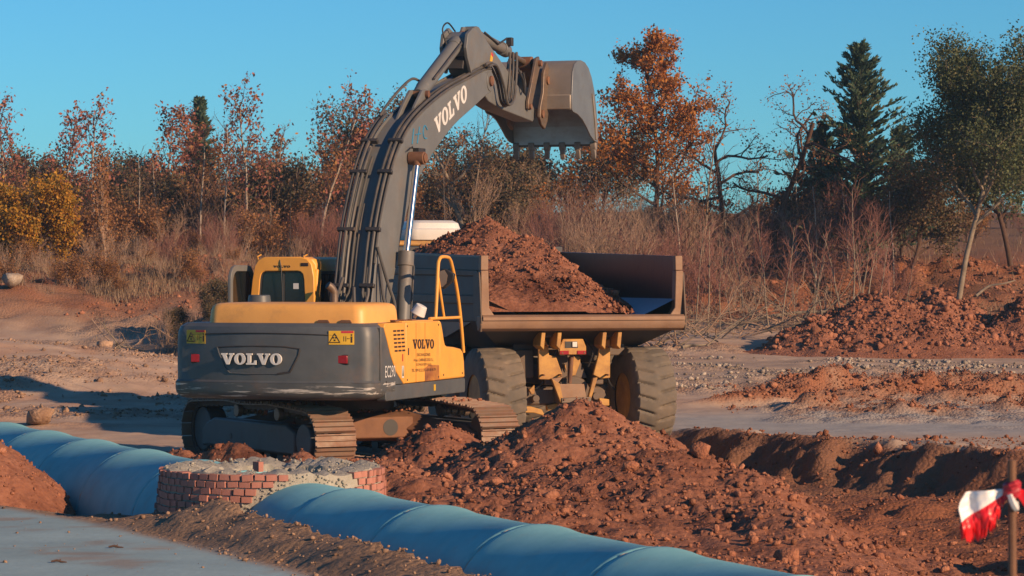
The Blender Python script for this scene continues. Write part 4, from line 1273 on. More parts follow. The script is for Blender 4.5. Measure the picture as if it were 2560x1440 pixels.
for x_ in (.62, -.17):
    mb = MB()
    mb.tube([(x_, .70, 1.66), (x_, .90, 2.95)], .105, 20); mb.tube([(x_, .895, 2.92), (x_, .93, 3.14)], .122, 20)
    mb.cyl((x_ - .1, .70, 1.64), (x_ + .1, .70, 1.64), .13, n=18)
    bc = mb.build('boom_cylinder', 'boom', EX, bevel=.008)
    mb = MB(); mb.tube([(x_, .925, 3.1), (x_, 1.40, 4.50)], .05, 18); mb.build('piston_rod', 'chrome', bc)
    mb = MB(); mb.tube([(x_, 1.38, 4.44), (x_, 1.42, 4.56)], [.06, .095], 16); mb.build('rod_eye', 'rust', bc)
    mb = MB(); mb.tube([(x_ + .10, .84, 2.1), (x_ + .125, .92, 2.9), (x_ + .09, .94, 3.0)], .014, 8); mb.build('pressure_line', 'hose', bc)
mb = MB(); mb.tube([(.225, 2.56, 5.60), (.225, 2.80, 5.73)], [.10, .12], 16); mb.tube([(.225, 2.76, 5.71), (.225, 4.28, 6.48)], .118, 22); mb.tube([(.225, 4.22, 6.45), (.225, 4.40, 6.54)], .132, 22)
ac = mb.build('arm_cylinder', 'boom', EX, bevel=.008)
mb = MB(); mb.tube([(.225, 4.36, 6.52), (.225, 4.60, 6.64)], .062, 16); mb.build('piston_rod', 'chrome', ac)
mb = MB(); mb.tube([(.225, 4.52, 6.60), (.225, 4.68, 6.68)], .09, 14); mb.cyl((.06, 4.64, 6.66), (.42, 4.64, 6.66), .075, n=16); mb.build('rod_eye', 'rust', ac)
mb = MB(); mb.tube(catmull([(.10, 2.95, 5.84), (.05, 2.75, 5.86), (.02, 2.35, 5.70), (-.02, 1.85, 5.42), (-.04, 1.55, 5.22)], 5), .022, 8); mb.tube([(.36, 2.9, 5.86), (.37, 4.2, 6.52), (.31, 4.3, 6.56)], .018, 8)
mb.build('pressure_line', 'hose', ac)
mb = MB(); mb.tube(catmull([(.16, 4.5, 6.74), (.12, 4.25, 6.86), (.10, 4.05, 6.74), (.14, 4.12, 6.50)], 6), .014, 6); mb.build('loose_hose', 'black', ac)

# ---- hoses on the boom
N = len(up_s)
def hose(x, d, k0, k1, r, tail=None, head=None):
    p = off_path(up_s, x, d, k0, k1)
    pts = (tail or []) + p + (head or [])
    mb = MB(); mb.tube(catmull(pts[::2] if len(pts) > 12 else pts, 4), r, 8); return mb.build('hydraulic_hose', 'hose', boom)


hose(-.10, .08, 3, 31, .028, [(.30, -.78, 2.05), (.12, -.62, 2.35), (-.08, -.42, 2.62)], [(.04, 2.45, 5.72)])
hose(-.02, .10, 3, 30, .028, [(-.15, -.8, 2.1), (-.05, -.55, 2.5)], [(.02, 2.2, 5.62)])
hose(.05, .09, 3, 24, .026, [(-.25, -.85, 2.05), (-.05, -.55, 2.45)])
hose(.11, .06, 5, 24, .018, [(.05, -.5, 2.3)])
hose(.17, .05, 4, 18, .014, [(.18, -.5, 2.25)])
hose(.34, .075, 4, 50, .026, [(-.10, -.70, 2.05), (.18, -.45, 2.45)])
hose(.42, .085, 5, 50, .026, [(.34, -.55, 1.95), (.36, -.35, 2.40)], [(.45, 5.3, 6.28), (.50, 5.55, 6.25)])
hose(.47, .05, 10, 50, .020)
for (a, b) in ((7, 0), (14, 1), (20, 0), (24, 1)):
    q = off_path(up_s, 0, .09, a, a + 2)[0]; q2 = up_s[a]
    ang = math.atan2(up_s[a + 1][1] - up_s[a][1], up_s[a + 1][0] - up_s[a][0])
    rt = Matrix.Rotation(ang, 3, 'X')
    for (xc, w_) in ((-.02, .28), (.40, .24)):
        mb = MB(); mb.box((xc, q[1], q[2]), (w_, .06, .075), rt); mb.build('hose_clamp', 'dark', boom, bevel=.012)
mb = MB()
for pts in ([(.52, .05, 2.95), (.60, -.02, 2.5), (.66, .0, 2.2), (.60, .1, 2.02), (.45, .05, 1.98)], [(.50, .02, 3.2), (.62, .1, 2.7), (.72, .15, 2.35), (.70, .1, 2.12), (.55, -.1, 2.05), (.40, -.2, 2.02)],
            [(.25, -.30, 2.6), (.32, -.45, 2.3), (.40, -.5, 2.0)], [(.0, -.45, 2.45), (.2, -.6, 2.2), (.42, -.7, 2.0)], [(-.2, -.7, 2.1), (0, -.5, 2.35), (.1, -.35, 2.75)]):
    p_ = MB(); p_.tube(catmull(pts, 6), .026, 8); p_.build('loose_hose', 'hose', boom)

# ---- arm (stick)
arm_p = [(4.50, 6.08), (4.26, 6.40), (4.32, 6.62), (4.60, 6.74), (5.05, 6.77), (5.28, 6.70), (5.75, 6.52), (6.6, 6.20), (7.4, 5.90), (7.86, 5.76), (8.02, 5.66), (8.04, 5.52), (7.92, 5.44), (7.4, 5.48), (6.2, 5.56), (5.5, 5.66), (5.22, 5.78), (4.95, 5.9)]
mb = MB(); mb.prism(arm_p, .05, .40, 'x'); arm = mb.build('arm', 'boom', EX, bevel=.014)
mb = MB()
mb.prism([(4.25, 6.30), (4.20, 6.45), (4.28, 6.68), (4.55, 6.80), (4.78, 6.74), (4.60, 6.4), (4.45, 6.05)], -.01, .05, 'x'); mb.prism([(4.25, 6.30), (4.20, 6.45), (4.28, 6.68), (4.55, 6.80), (4.78, 6.74), (4.60, 6.4), (4.45, 6.05)], .40, .46, 'x')
mb.build('arm_cheek', 'boom', arm, bevel=.01)
mb = MB(); mb.box((.225, 4.33, 6.28), (.30, .05, .36), Matrix.Rotation(R(-20), 3, 'X')); mb.build('arm_end_plate', 'dark', arm, bevel=.01)
mb = MB(); mb.box((.405, 5.62, 6.36), (.006, .11, .20), Matrix.Rotation(R(-25), 3, 'X')); al_ = mb.build('arm_label', 'label_yellow', arm)
mb = MB(); mb.box((.408, 5.66, 6.44), (.006, .10, .05), Matrix.Rotation(R(-25), 3, 'X')); mb.build('arm_label_stripe', 'label_red', arm)
mb = MB()
for x_ in (.10, .30):
    mb.prism([(4.85, 6.72), (4.95, 6.85), (5.15, 6.86), (5.35, 6.77), (5.45, 6.62)], x_, x_ + .05, 'x')
mb.build('cylinder_bracket', 'boom', arm, bevel=.01)
mb = MB(); mb.tube([(.225, 5.12, 6.77), (.225, 6.75, 6.62)], .095, 20); mb.tube([(.225, 6.68, 6.627), (.225, 6.95, 6.60)], .115, 20); mb.cyl((.12, 5.12, 6.77), (.33, 5.12, 6.77), .10, n=18)
kc = mb.build('bucket_cylinder', 'boom', EX, bevel=.008)
mb = MB(); mb.tube([(.225, 6.9, 6.605), (.225, 8.0, 6.47)], .05, 16); mb.build('piston_rod', 'worn', kc)
mb = MB(); mb.cyl((.10, 8.05, 6.46), (.35, 8.05, 6.46), .12, n=18); mb.build('rod_eye', 'rust', kc, bevel=.01)
mb = MB(); mb.box((.35, 6.78, 6.74), (.10, .12, .14)); mb.tube([(.35, 6.6, 6.78), (.34, 6.2, 6.66), (.33, 5.5, 6.80)], .018, 8); mb.build('hose_block', 'dark', kc, bevel=.01)
for i, (dx, dz) in enumerate(((.43, 0), (.49, .03), (.55, .0))):
    mb = MB(); mb.tube(catmull([(dx, 5.05, 6.20 + dz), (dx, 5.45, 6.24 + dz), (dx + .04, 5.72, 6.0 - i * .03), (dx + .05, 5.9, 5.68 - i * .02), (dx + .04, 6.2, 5.62 + i * .03), (dx, 6.45, 5.85), (dx - .02, 6.6, 6.25), (dx - .06, 6.72, 6.55)], 6), .024, 8)
    mb.build('hydraulic_hose', 'hose', arm)
mb = MB(); mb.tube(catmull([(.45, 6.9, 6.3), (.50, 7.05, 6.1), (.47, 7.2, 5.9), (.44, 7.35, 6.05), (.42, 7.3, 6.25)], 6), .02, 8); mb.build('loose_hose', 'black', arm)
# linkage
mb = MB()
for x_ in (-.03, .44):
    q = [(7.46, 5.64), (7.46, 5.76), (7.92, 6.54), (8.08, 6.58), (8.16, 6.46), (8.10, 6.36), (7.66, 5.70), (7.58, 5.62)]
    p_ = MB(); p_.prism(q, x_ - .025, x_ + .025, 'x'); p_.build('rocker_link', 'worn', arm, bevel=.008)
p_ = MB(); p_.cyl((-.08, 7.54, 5.68), (.50, 7.54, 5.68), .05, n=14); p_.cyl((-.10, 8.05, 6.46), (.52, 8.05, 6.46), .055, n=14); p_.build('link_pin', 'rust', arm)
p_ = MB(); p_.prism([(8.0, 6.40), (8.05, 6.54), (8.20, 6.52), (8.50, 6.22), (8.48, 6.08), (8.34, 6.08)], .14, .31, 'x'); p_.build('bucket_link', 'worn', arm, bevel=.012)

# ---- bucket
BL, BR = -.60, .95
prof = [(8.36, 5.66), (8.34, 5.9), (8.40, 6.32), (8.50, 6.46), (8.66, 6.53), (8.90, 6.56), (9.14, 6.54), (9.36, 6.46), (9.56, 6.30), (9.72, 6.08), (9.84, 5.82), (9.92, 5.5), (9.96, 5.16)]
mouth = [(9.90, 5.16), (9.72, 5.18), (9.50, 5.26), (9.25, 5.40), (9.0, 5.52), (8.7, 5.60), (8.42, 5.63)]
bk = empty('bucket', (0, 0, 0)); bk.parent = EX
mb = MB()
k = len(prof)
inn = []
for i in range(k):
    a = prof[max(i - 1, 0)]; b = prof[min(i + 1, k - 1)]; ty, tz = b[0] - a[0], b[1] - a[1]; L = math.hypot(ty, tz)
    inn.append((prof[i][0] + tz / L * .035, prof[i][1] - ty / L * .035))
mb.prism(prof + inn[::-1], BL, BR, 'x')
mb.build('shell', 'bucket', bk, ang=40)
mb = MB(); q_ = [(a - .004, b) for a, b in inn[-5:]]; mb.prism(q_ + [(a - .012, b) for a, b in q_[::-1]], BL + .004, BR - .004, 'x'); mb.build('floor_plate', 'bucket_in', bk, ang=40)
for x0, x1, nm in ((BL - .03, BL, 'side_plate'), (BR, BR + .03, 'side_plate')):
    mb = MB(); mb.prism(prof + mouth, x0, x1, 'x'); mb.build(nm, 'bucket_side', bk, bevel=.006)
mb = MB(); mb.box(((BL + BR) / 2, 8.36, 5.80), (BR - BL + .02, .07, .26)); mb.build('stiffener', 'bucket', bk, bevel=.02)
mb = MB()
mb.prism([(9.55, 6.02), (9.62, 5.96), (9.84, 5.44), (9.86, 5.20), (9.78, 5.20), (9.72, 5.5)], BR + .03, BR + .05, 'x'); mb.build('wear_plate', 'bucket', bk, bevel=.006)
mb = MB(); mb.box(((BL + BR) / 2, 9.945, 5.16), (BR - BL, .06, .14)); mb.build('cutting_edge', 'worn', bk, bevel=.01)
mb = MB(); mb.prism([(9.905, 5.13), (9.915, 5.13), (9.885, 5.50), (9.870, 5.50)], BL + .01, BR - .01, 'x'); mb.build('lip_plate', 'lip_steel', bk)
for i in range(6):
    x_ = BL + .05 + (BR - BL - .10) * i / 5
    mb = MB()
    mb.prism([(9.875, 5.17), (10.0, 5.17), (10.01, 5.08), (9.97, 5.02), (9.90, 5.02), (9.865, 5.10)], x_ - .055, x_ + .055, 'x')
    th = mb.build('tooth', 'bucket', bk, bevel=.012)
    mb = MB(); mb.prism([(9.89, 5.03), (9.99, 5.03), (9.975, 4.90), (9.95, 4.86), (9.93, 4.88)], x_ - .042, x_ + .042, 'x'); mb.build('tooth_tip', 'bucket', th, bevel=.008)
for x_ in (-.08, .50):
    mb = MB(); mb.prism([(8.02, 5.40), (7.93, 5.52), (7.95, 5.68), (8.12, 5.95), (8.16, 6.30), (8.34, 6.50), (8.46, 6.40), (8.42, 5.6), (8.36, 5.46), (8.22, 5.32)], x_ - .03, x_ + .03, 'x')
    e_ = mb.build('hinge_ear', 'worn', bk, bevel=.012)
    for py_, pz_ in ((8.04, 5.58), (8.34, 6.18)):
        mb = MB(); mb.cyl((x_ - .06, py_, pz_), (x_ + .06, py_, pz_), .07, n=14); mb.build('hinge_pin', 'rust', e_)

# ---- slewing ring and undercarriage
mb = MB(); mb.cyl((0, 0, .80), (0, 0, .96), .72, n=48); mb.cyl((0, 0, .96), (0, 0, 1.09), .66, n=48)
sl = mb.build('slewing_ring', 'rust', EX, bevel=.01)
for j in range(36):
    q = 2 * math.pi * j / 36
    mb = MB(); mb.cyl((.70 * math.cos(q), .70 * math.sin(q), .955), (.70 * math.cos(q), .70 * math.sin(q), .985), .022, n=6); mb.build('bolt', 'dark', sl, ang=0)
mb = MB()
mb.prism([(-1.0, .42), (-1.0, .72), (-.7, .80), (.7, .80), (1.0, .72), (1.0, .42), (.6, .36), (-.6, .36)], -.62, .62, 'x')
for sy in (-1, 1):
    for sx in (-1, 1):
        a = Vector((sx * .45, sy * .55, .60)); b = Vector((sx * 1.05, sy * 1.35, .45))
        mb.tube([a, b], [.26, .19], 4)
car = uc_obj(mb.build('car_body', 'rust', EX, bevel=.02))
mb = MB(); mb.cyl((.25, -1.004, .57), (.25, -.96, .57), .12, n=20); mb.build('access_hole', 'black', car)
# spilled earth lying on the lower frame
for sgn in (-1, 1):
    cx = sgn * 1.30
    # track frame box
    mb = MB()
    mb.prism([(-1.95, .22), (-1.95, .52), (-1.55, .64), (1.45, .64), (1.75, .56), (1.9, .45), (1.9, .22)], cx - .20, cx + .20, 'x')
    fr = uc_obj(mb.build('track_frame', 'frame', EX, bevel=.03))
    mb = MB()
    mb.prism([(-1.7, .58), (-1.4, .67), (1.2, .67), (1.5, .58), (1.5, .25), (-1.7, .25)], cx - sgn * -.20 if False else cx + sgn * .20, cx + sgn * .30, 'x')
    mb.build('frame_cover', 'frame', fr, bevel=.03)
    mb = MB(); mb.cyl((cx + sgn * .29, .55, .42), (cx + sgn * .306, .55, .42), .045, n=14); mb.build('frame_hole', 'black', fr)
    for y_ in (-.95, .50):
        mb = MB()
        for a0, a1, rr_ in ((-.24, -.16, .095), (-.15, -.07, .075), (-.05, .05, .06), (.07, .15, .075), (.16, .24, .095)):
            mb.cyl((cx + a0, y_, .80), (cx + a1, y_, .80), rr_, n=16)
        mb.build('carrier_roller', 'worn', fr, bevel=.01)
    for j in range(7):
        y_ = -1.35 + j * .45
        mb = MB(); mb.cyl((cx - .16, y_, .17), (cx + .16, y_, .17), .11, n=16); mb.build('track_roller', 'dark', fr)
    mb = MB(); mb.cyl((cx - .12, -2.0, .46), (cx + .12, -2.0, .46), .33, n=28); mb.cyl((cx + sgn * .10, -2.0, .46), (cx + sgn * .30, -2.0, .46), .25, n=24)
    uc_obj(mb.build('drive_sprocket', 'frame', EX, bevel=.015))
    mb = MB(); mb.cyl((cx - .14, 2.0, .46), (cx + .14, 2.0, .46), .33, n=28); uc_obj(mb.build('front_idler', 'frame', EX, bevel=.015))
    # track: closed chain with single shoes
    ctr = []
    rT = .42
    for i in range(13):
        q = R(-90 - 180 * i / 12); ctr.append((-2.0 + rT * math.cos(q), .46 + rT * math.sin(q)))
    top = [(-1.5, .905), (-1.0, .925), (-.75, .935), (-.3, .915), (.2, .905), (.6, .93), (.85, .935), (1.3, .915), (1.7, .895)]
    ctr += top
    for i in range(13):
        q = R(90 - 180 * i / 12); ctr.append((2.0 + rT * math.cos(q), .46 + rT * math.sin(q)))
    ctr += [(2.0 - 4.0 * i / 12, .04) for i in range(1, 12)]
    ctr = [Vector((0, a, b)) for a, b in ctr]
    ctr.append(ctr[0])
    seg = [0]
    for i in range(1, len(ctr)):
        seg.append(seg[-1] + (ctr[i] - ctr[i - 1]).length)
    tot = seg[-1]
    def at_s(s):
        s %= tot
        for i in range(1, len(seg)):
            if s <= seg[i]:
                f = (s - seg[i - 1]) / max(seg[i] - seg[i - 1], 1e-6); return ctr[i - 1].lerp(ctr[i], f)
    mb = MB()
    npl = 110
    for xx in (-.13, .13):
        rings = []
        for i in range(npl + 1):
            p = at_s(tot * i / npl); t = (at_s(tot * i / npl + .02) - at_s(tot * i / npl - .02)).normalized(); nrm = Vector((0, -t.z, t.y))
            if nrm.dot(Vector((0, p.y * .25, p.z - .46))) < 0:
                nrm = -nrm
            w = .045 + .012 * (i % 2)
            rings.append([p + Vector((cx + xx - .03, 0, 0)) + nrm * -.006, p + Vector((cx + xx + .03, 0, 0)) + nrm * -.006, p + Vector((cx + xx + .03, 0, 0)) - nrm * w * 1.6, p + Vector((cx + xx - .03, 0, 0)) - nrm * w * 1.6])
        mb.loft(rings, cap=False)
    tr = uc_obj(mb.build('track', 'chain', EX))
    tr['label'] = 'crawler track with steel shoes caked in earth'
    nsh = 54
    pitch = tot / nsh
    if sgn == -1:
        sm = MB()
        hw = .31
        sm.box((0, 0, 0), (2 * hw, pitch * .94, .018))
        for yy, hh in ((-pitch * .40, .034), (0, .030), (pitch * .40, .034)):
            sm.prism([(yy - .013, .009), (yy + .013, .009), (yy + .008, .009 + hh), (yy - .008, .009 + hh)], -hw + .005, hw - .005, 'x')
        shoe_me = sm.mesh('shoe', 'shoe', 0)
    for i in range(nsh):
        s = (i + .5) * pitch
        p = at_s(s); t = (at_s(s + .03) - at_s(s - .03)).normalized()
        nrm = Vector((0, t.z, -t.y))
        c_ = (Vector((0, .46 * 0, .46)) - p)
        if nrm.dot(Vector((0, p.y * .25, p.z - .46))) < 0:
            nrm = -nrm
        o = link('shoe', shoe_me, tr)
        o.matrix_local = Matrix(((1, 0, 0, cx), (0, t.y, nrm.y, p.y + nrm.y * -.0), (0, t.z, nrm.z, p.z + nrm.z * .0), (0, 0, 0, 1))) if t.y * nrm.z - t.z * nrm.y > 0 else Matrix(((1, 0, 0, cx), (0, -t.y, nrm.y, p.y), (0, -t.z, nrm.z, p.z), (0, 0, 0, 1)))
g = np.random.default_rng(31)
pts = []; sz = []
ca, sa = math.cos(UC), math.sin(UC)
for _ in range(420):
    if g.random() < .45:
        lx, ly = g.uniform(-.75, .75), g.uniform(-1.0, 1.0); lz = .80
        if math.hypot(lx, ly) < .70:
            continue
    else:
        sgn = 1 if g.random() < .6 else -1
        lx, ly = sgn * 1.30 + g.uniform(-.29, .29), g.uniform(-1.6, 1.8); lz = .945
    s_ = float(np.clip(g.lognormal(-3.6, .5), .012, .09))
    pts.append((lx * ca - ly * sa, lx * sa + ly * ca, lz + s_ * .3)); sz.append(s_)
o = link('spilled_earth', rock_field('spilled_earth', np.array(pts), np.array(sz), 'clod', ICO1, 12, seed=81), EX); o['kind'] = 'stuff'
# ================================================================ articulated dump truck (local +Y = driving direction, origin below the tail)
TR = empty('dump_truck', (1.125, 46.8, 0), R(17))
tag(TR, 'articulated dump truck seen from behind, its dark bed heaped with red earth', 'dump truck')
tpx = lambda px: (px - 1436) / 147.0
tpz = lambda py: 2.8 - (py - 685) / 154.0
# ---- bed
bed = empty('bed', (0, 0, 0)); bed.parent = TR
def part(name, mat, fn, bevel=.012, parent=None, **k):
    mb = MB(); fn(mb); return mb.build(name, mat, parent or TR, bevel=bevel, **k)
TOP = [(0.02, 2.15), (0.0, 2.86), (.02, 3.09), (6.1, 3.20), (6.3, 3.2), (6.3, 1.75), (2.2, 1.75), (.9, 1.98)]
for s in (-1, 1):
    w = part('side_wall', 'bed_in', lambda mb: mb.prism(TOP, s * 1.60, s * 1.66, 'x'), .006, bed)
    # outer skin plates in courses, with ribs between
    part('outer_plate', 'bed_out', lambda mb: mb.prism([(.14, 2.86), (.14, 3.06), (6.2, 3.16), (6.2, 2.92)], s * 1.66, s * 1.68, 'x'), .004, w)
    part('outer_plate', 'bed_out', lambda mb: mb.prism([(.30, 2.46), (.30, 2.76), (6.2, 2.80), (6.2, 2.46)], s * 1.66, s * 1.685, 'x'), .004, w)
    part('outer_rib', 'bed_rib', lambda mb: mb.prism([(.12, 2.765), (.12, 2.855), (6.2, 2.915), (6.2, 2.805)], s * 1.66, s * 1.72, 'x'), .012, w)
    part('outer_rib', 'bed_rib', lambda mb: mb.prism([(.30, 2.32), (.30, 2.455), (6.2, 2.455), (6.2, 2.32)], s * 1.66, s * 1.73, 'x'), .012, w)
    part('lower_skirt', 'bed_out', lambda mb: mb.add([(s * 1.70, .20, 2.32), (s * 1.70, 6.2, 2.32), (s * 1.68, 6.2, 2.0), (s * 1.68, .35, 2.05), (s * 1.12, .75, 1.62), (s * 1.12, 6.2, 1.38)], [(0, 1, 2, 3), (3, 2, 5, 4)]), 0, w)
    # worn rear posts
    part('rear_post', 'bed_edge', lambda mb: mb.prism([(s * 1.58, 2.86), (s * 1.575, 3.095), (s * 1.70, 3.095), (s * 1.705, 2.86)], -.03, .10, 'y'), .01, w)
    part('rear_post', 'bed_edge', lambda mb: mb.prism([(s * 1.48, 2.14), (s * 1.565, 2.26), (s * 1.58, 2.855), (s * 1.705, 2.855), (s * 1.70, 2.14)], -.045, .12, 'y'), .012, w)
    part('corner_gusset', 'bed_rib', lambda mb: mb.prism([(.05, 1.93), (-.10, 1.88), (-.14, 2.05), (-.02, 2.83), (.30, 2.83), (.30, 2.2)], s * 1.705, s * 1.735, 'x'), .008, w)
part('floor', 'bed_floor', lambda mb: mb.add([(-1.6, 0, 2.125), (1.6, 0, 2.125), (1.6, 1.2, 2.02), (-1.6, 1.2, 2.02), (1.6, 6.2, 1.7), (-1.6, 6.2, 1.7), (-1.6, 0, 2.09), (1.6, 0, 2.09)], [(0, 1, 2, 3), (3, 2, 4, 5), (6, 7, 1, 0)]), 0, bed)
for s in (-1, 1):
    part('floor_chamfer', 'bed_floor', lambda mb: mb.add([(s * 1.6, .02, 2.40), (s * 1.02, .02, 2.128), (s * 1.02, 6.2, 1.90), (s * 1.6, 6.2, 2.40)], [(0, 1, 2, 3)]), 0, bed)
part('underside', 'bed_out', lambda mb: mb.add([(-1.66, .04, 1.93), (1.66, .04, 1.93), (1.2, .75, 1.62), (-1.2, .75, 1.62), (1.12, 6.2, 1.38), (-1.12, 6.2, 1.38)], [(0, 1, 2, 3), (3, 2, 4, 5)]), 0, bed)
part('front_wall', 'bed_out', lambda mb: mb.box((0, 6.25, 2.45), (3.36, .10, 1.7)), .02, bed)
part('tail_lip', 'bed_edge', lambda mb: mb.prism([(.06, 1.905), (-.02, 1.89), (-.10, 1.93), (-.13, 2.0), (-.13, 2.09), (-.09, 2.135), (.06, 2.135)], -1.74, 1.74, 'x'), .012, bed)
part('lip_wear_strip', 'bed_edge', lambda mb: mb.prism([(-.155, 2.06), (-.155, 2.115), (-.10, 2.15), (.04, 2.15), (.04, 2.138), (-.09, 2.138), (-.132, 2.10), (-.132, 2.06)], -1.70, 1.70, 'x'), .004, bed)
# ---- chassis, seen from behind: brackets, lamp plate, hitch
def plate(poly, y0, y1, name, mat='truck_yellow', bev=.012, parent=None):
    q = [(tpx(a), tpz(b)) for a, b in poly]
    return part(name, mat, lambda mb: mb.prism(q, y0, y1, 'y'), bev, parent)
plate([(1343, 850), (1360, 845), (1369, 866), (1370, 886), (1388, 890), (1405, 938), (1372, 947), (1345, 946)], .34, .40, 'hinge_plate')
plate([(1497, 850), (1523, 848), (1523, 944), (1500, 946), (1480, 936), (1493, 888)], .34, .40, 'hinge_plate')
for a in (1338, 1378, 1490, 1528):
    plate([(a, 828), (a + 10, 828), (a + 6, 872), (a - 4, 862)], .05, .45, 'hinge_cheek', 'truck_yellow')
plate([(1340, 834), (1384, 834), (1384, 842), (1340, 842)], .30, .42, 'hinge_bar', 'bed_rib')
plate([(1492, 834), (1534, 834), (1534, 842), (1492, 842)], .30, .42, 'hinge_bar', 'bed_rib')
lp = plate([(1399, 846), (1449, 846), (1457, 866), (1457, 885), (1390, 885), (1391, 866)], .22, .26, 'lamp_plate')
plate([(1404, 852), (1434, 852), (1436, 868), (1404, 868)], .212, .225, 'lamp_opening', 'black', 0, lp)
plate([(1421, 853), (1433, 853), (1433, 866), (1421, 866)], .19, .222, 'rear_lamp', 'white', .006, lp)
for a in (1391, 1434):
    plate([(a, 875), (a + 22, 875), (a + 22, 884), (a, 884)], .205, .225, 'tail_lamp', 'red', .004, lp)
plate([(1388, 888), (1452, 888), (1476, 945), (1400, 945)], .55, .62, 'rear_panel', 'bed_rib')
plate([(1431, 890), (1456, 890), (1456, 905), (1444, 938), (1430, 940)], .50, .56, 'rear_panel')
plate([(1412, 905), (1420, 912), (1422, 930)], .50, .54, 'rear_panel')
part('tow_pin', 'rust', lambda mb: mb.tube([(tpx(1428), .36, tpz(880)), (tpx(1422), .36, tpz(957))], .035, 10), 0)
hi = plate([(1372, 944), (1402, 940), (1388, 958), (1455, 958), (1462, 1001), (1395, 1004)], .28, .34, 'hitch_plate', 'bed_edge')
plate([(1476, 944), (1488, 942), (1470, 1001), (1462, 1001)], .26, .34, 'hitch_plate', 'truck_yellow')
plate([(1372, 944), (1392, 956), (1402, 1002), (1394, 1004)], .24, .29, 'hitch_side', 'truck_yellow', .01, hi)
plate([(1395, 992), (1470, 990), (1470, 1003), (1396, 1005)], .22, .30, 'hitch_lip', 'worn', .01, hi)
plate([(1290, 966), (1516, 966), (1530, 990), (1520, 1012), (1290, 1012)], .55, .95, 'rear_axle', 'bed_rib', .04)
part('differential', 'bed_rib', lambda mb: mb.cyl((0, .45, .85), (0, 1.0, .85), .30, .34, 20), .03)
plate([(1287, 1014), (1333, 1014), (1360, 1022), (1368, 1038), (1340, 1030), (1287, 1028)], .50, .60, 'cross_bar')
plate([(1372, 1012), (1412, 1004), (1444, 1006), (1440, 1016), (1374, 1026)], .50, .60, 'cross_bar')
for a in (1293, 1305, 1318):
    plate([(a, 1019), (a + 5, 1019), (a + 5, 1024), (a, 1024)], .49, .505, 'bolt_hole', 'black', 0)
plate([(1324, 972), (1338, 960), (1338, 982), (1330, 984)], .42, .48, 'bracket')
plate([(1498, 994), (1524, 998), (1524, 1014), (1502, 1014)], .40, .52, 'bracket')
for a, b in ((1341, 994), (1491, 990)):
    part('suspension_eye', 'bed_rib', lambda mb: mb.cyl((tpx(a), .40, tpz(b)), (tpx(a), .50, tpz(b)), .06, .06, 14), .01)
part('chassis_beam', 'bed_rib', lambda mb: [mb.box((x_, 3.4, 1.18), (.16, 6.0, .34)) for x_ in (-.42, .42)], .02)
part('chassis_panel', 'bed_rib', lambda mb: [mb.box((tpx(1318), .62, 1.35), (.34, .1, .46)), mb.box((0, .70, 1.62), (1.9, .08, .30))], .02)
part('front_chassis', 'truck_yellow', lambda mb: [mb.box((0, 7.6, 1.05), (1.2, 3.2, .4)), mb.box((0, 9.6, 1.25), (2.2, .6, .6))], .04)
for i, pts in enumerate(([(-.55, .5, 1.35), (-.50, .45, 1.1), (-.62, .5, .95), (-.80, .6, .9)], [(.55, .5, 1.3), (.60, .42, 1.05), (.72, .5, .92)], [(.15, .42, 1.75), (.30, .38, 1.55), (.25, .45, 1.3)], [(-.2, .42, 1.72), (-.34, .38, 1.5), (-.28, .45, 1.25)])):
    part('brake_hose', 'black', lambda mb: mb.tube(catmull(pts, 5), .016, 6), 0)
for a, b in ((1352, 935), (1362, 862), (1395, 935), (1512, 936), (1512, 866), (1397, 880), (1452, 880), (1402, 996), (1460, 994)):
    part('bolt', 'rust', lambda mb: mb.cyl((tpx(a), .20, tpz(b)), (tpx(a), .345, tpz(b)), .016, n=6), 0)
# ---- wheels with chevron tread
def tyre_mesh(rt, w, lean):
    na, nw = 300, 26
    v = []
    for i in range(na):
        q = 2 * math.pi * i / na
        for j in range(nw):
            u = -1 + 2 * j / (nw - 1)
            au = abs(u)
            # section: flat worn tread, round shoulders, sidewall down to the bead
            if au < .74:
                x = u / .74 * w * .46; r = rt - .02 * (au / .74) ** 2
                ph = (q / (2 * math.pi) * 22 + .42 * (au / .74) * 1.0 + (.0 if u > 0 else .5)) % 1.0
                groove = max(0, 1 - abs(ph - .5) / .13) if au > .06 else 0
                r -= .045 * min(1, groove * 1.5) * min(1, (au) / .2)
            else:
                k = (au - .74) / .26
                x = math.copysign(w * (.46 + .05 * math.sin(k * math.pi)), u)
                r = rt - .02 - k * (rt - .40) * .98
                ph = (q / (2 * math.pi) * 22 + .42 + (.0 if u > 0 else .5)) % 1.0
                if k < .28:
                    r -= 0; x -= math.copysign(.035 * max(0, 1 - abs(ph - .5) / .15), u) * (1 - k / .28)
            v.append((x, r * math.cos(q), r * math.sin(q)))
    idx = np.arange(na * nw).reshape(na, nw)
    nxt = np.roll(idx, -1, 0)
    f = np.stack([idx[:, :-1], idx[:, 1:], nxt[:, 1:], nxt[:, :-1]], -1).reshape(-1, 4)[:, ::-1]
    me = np_mesh('tyre', np.array(v), f, 'tyre', smooth=True)
    me.set_sharp_from_angle(angle=R(38))
    return me


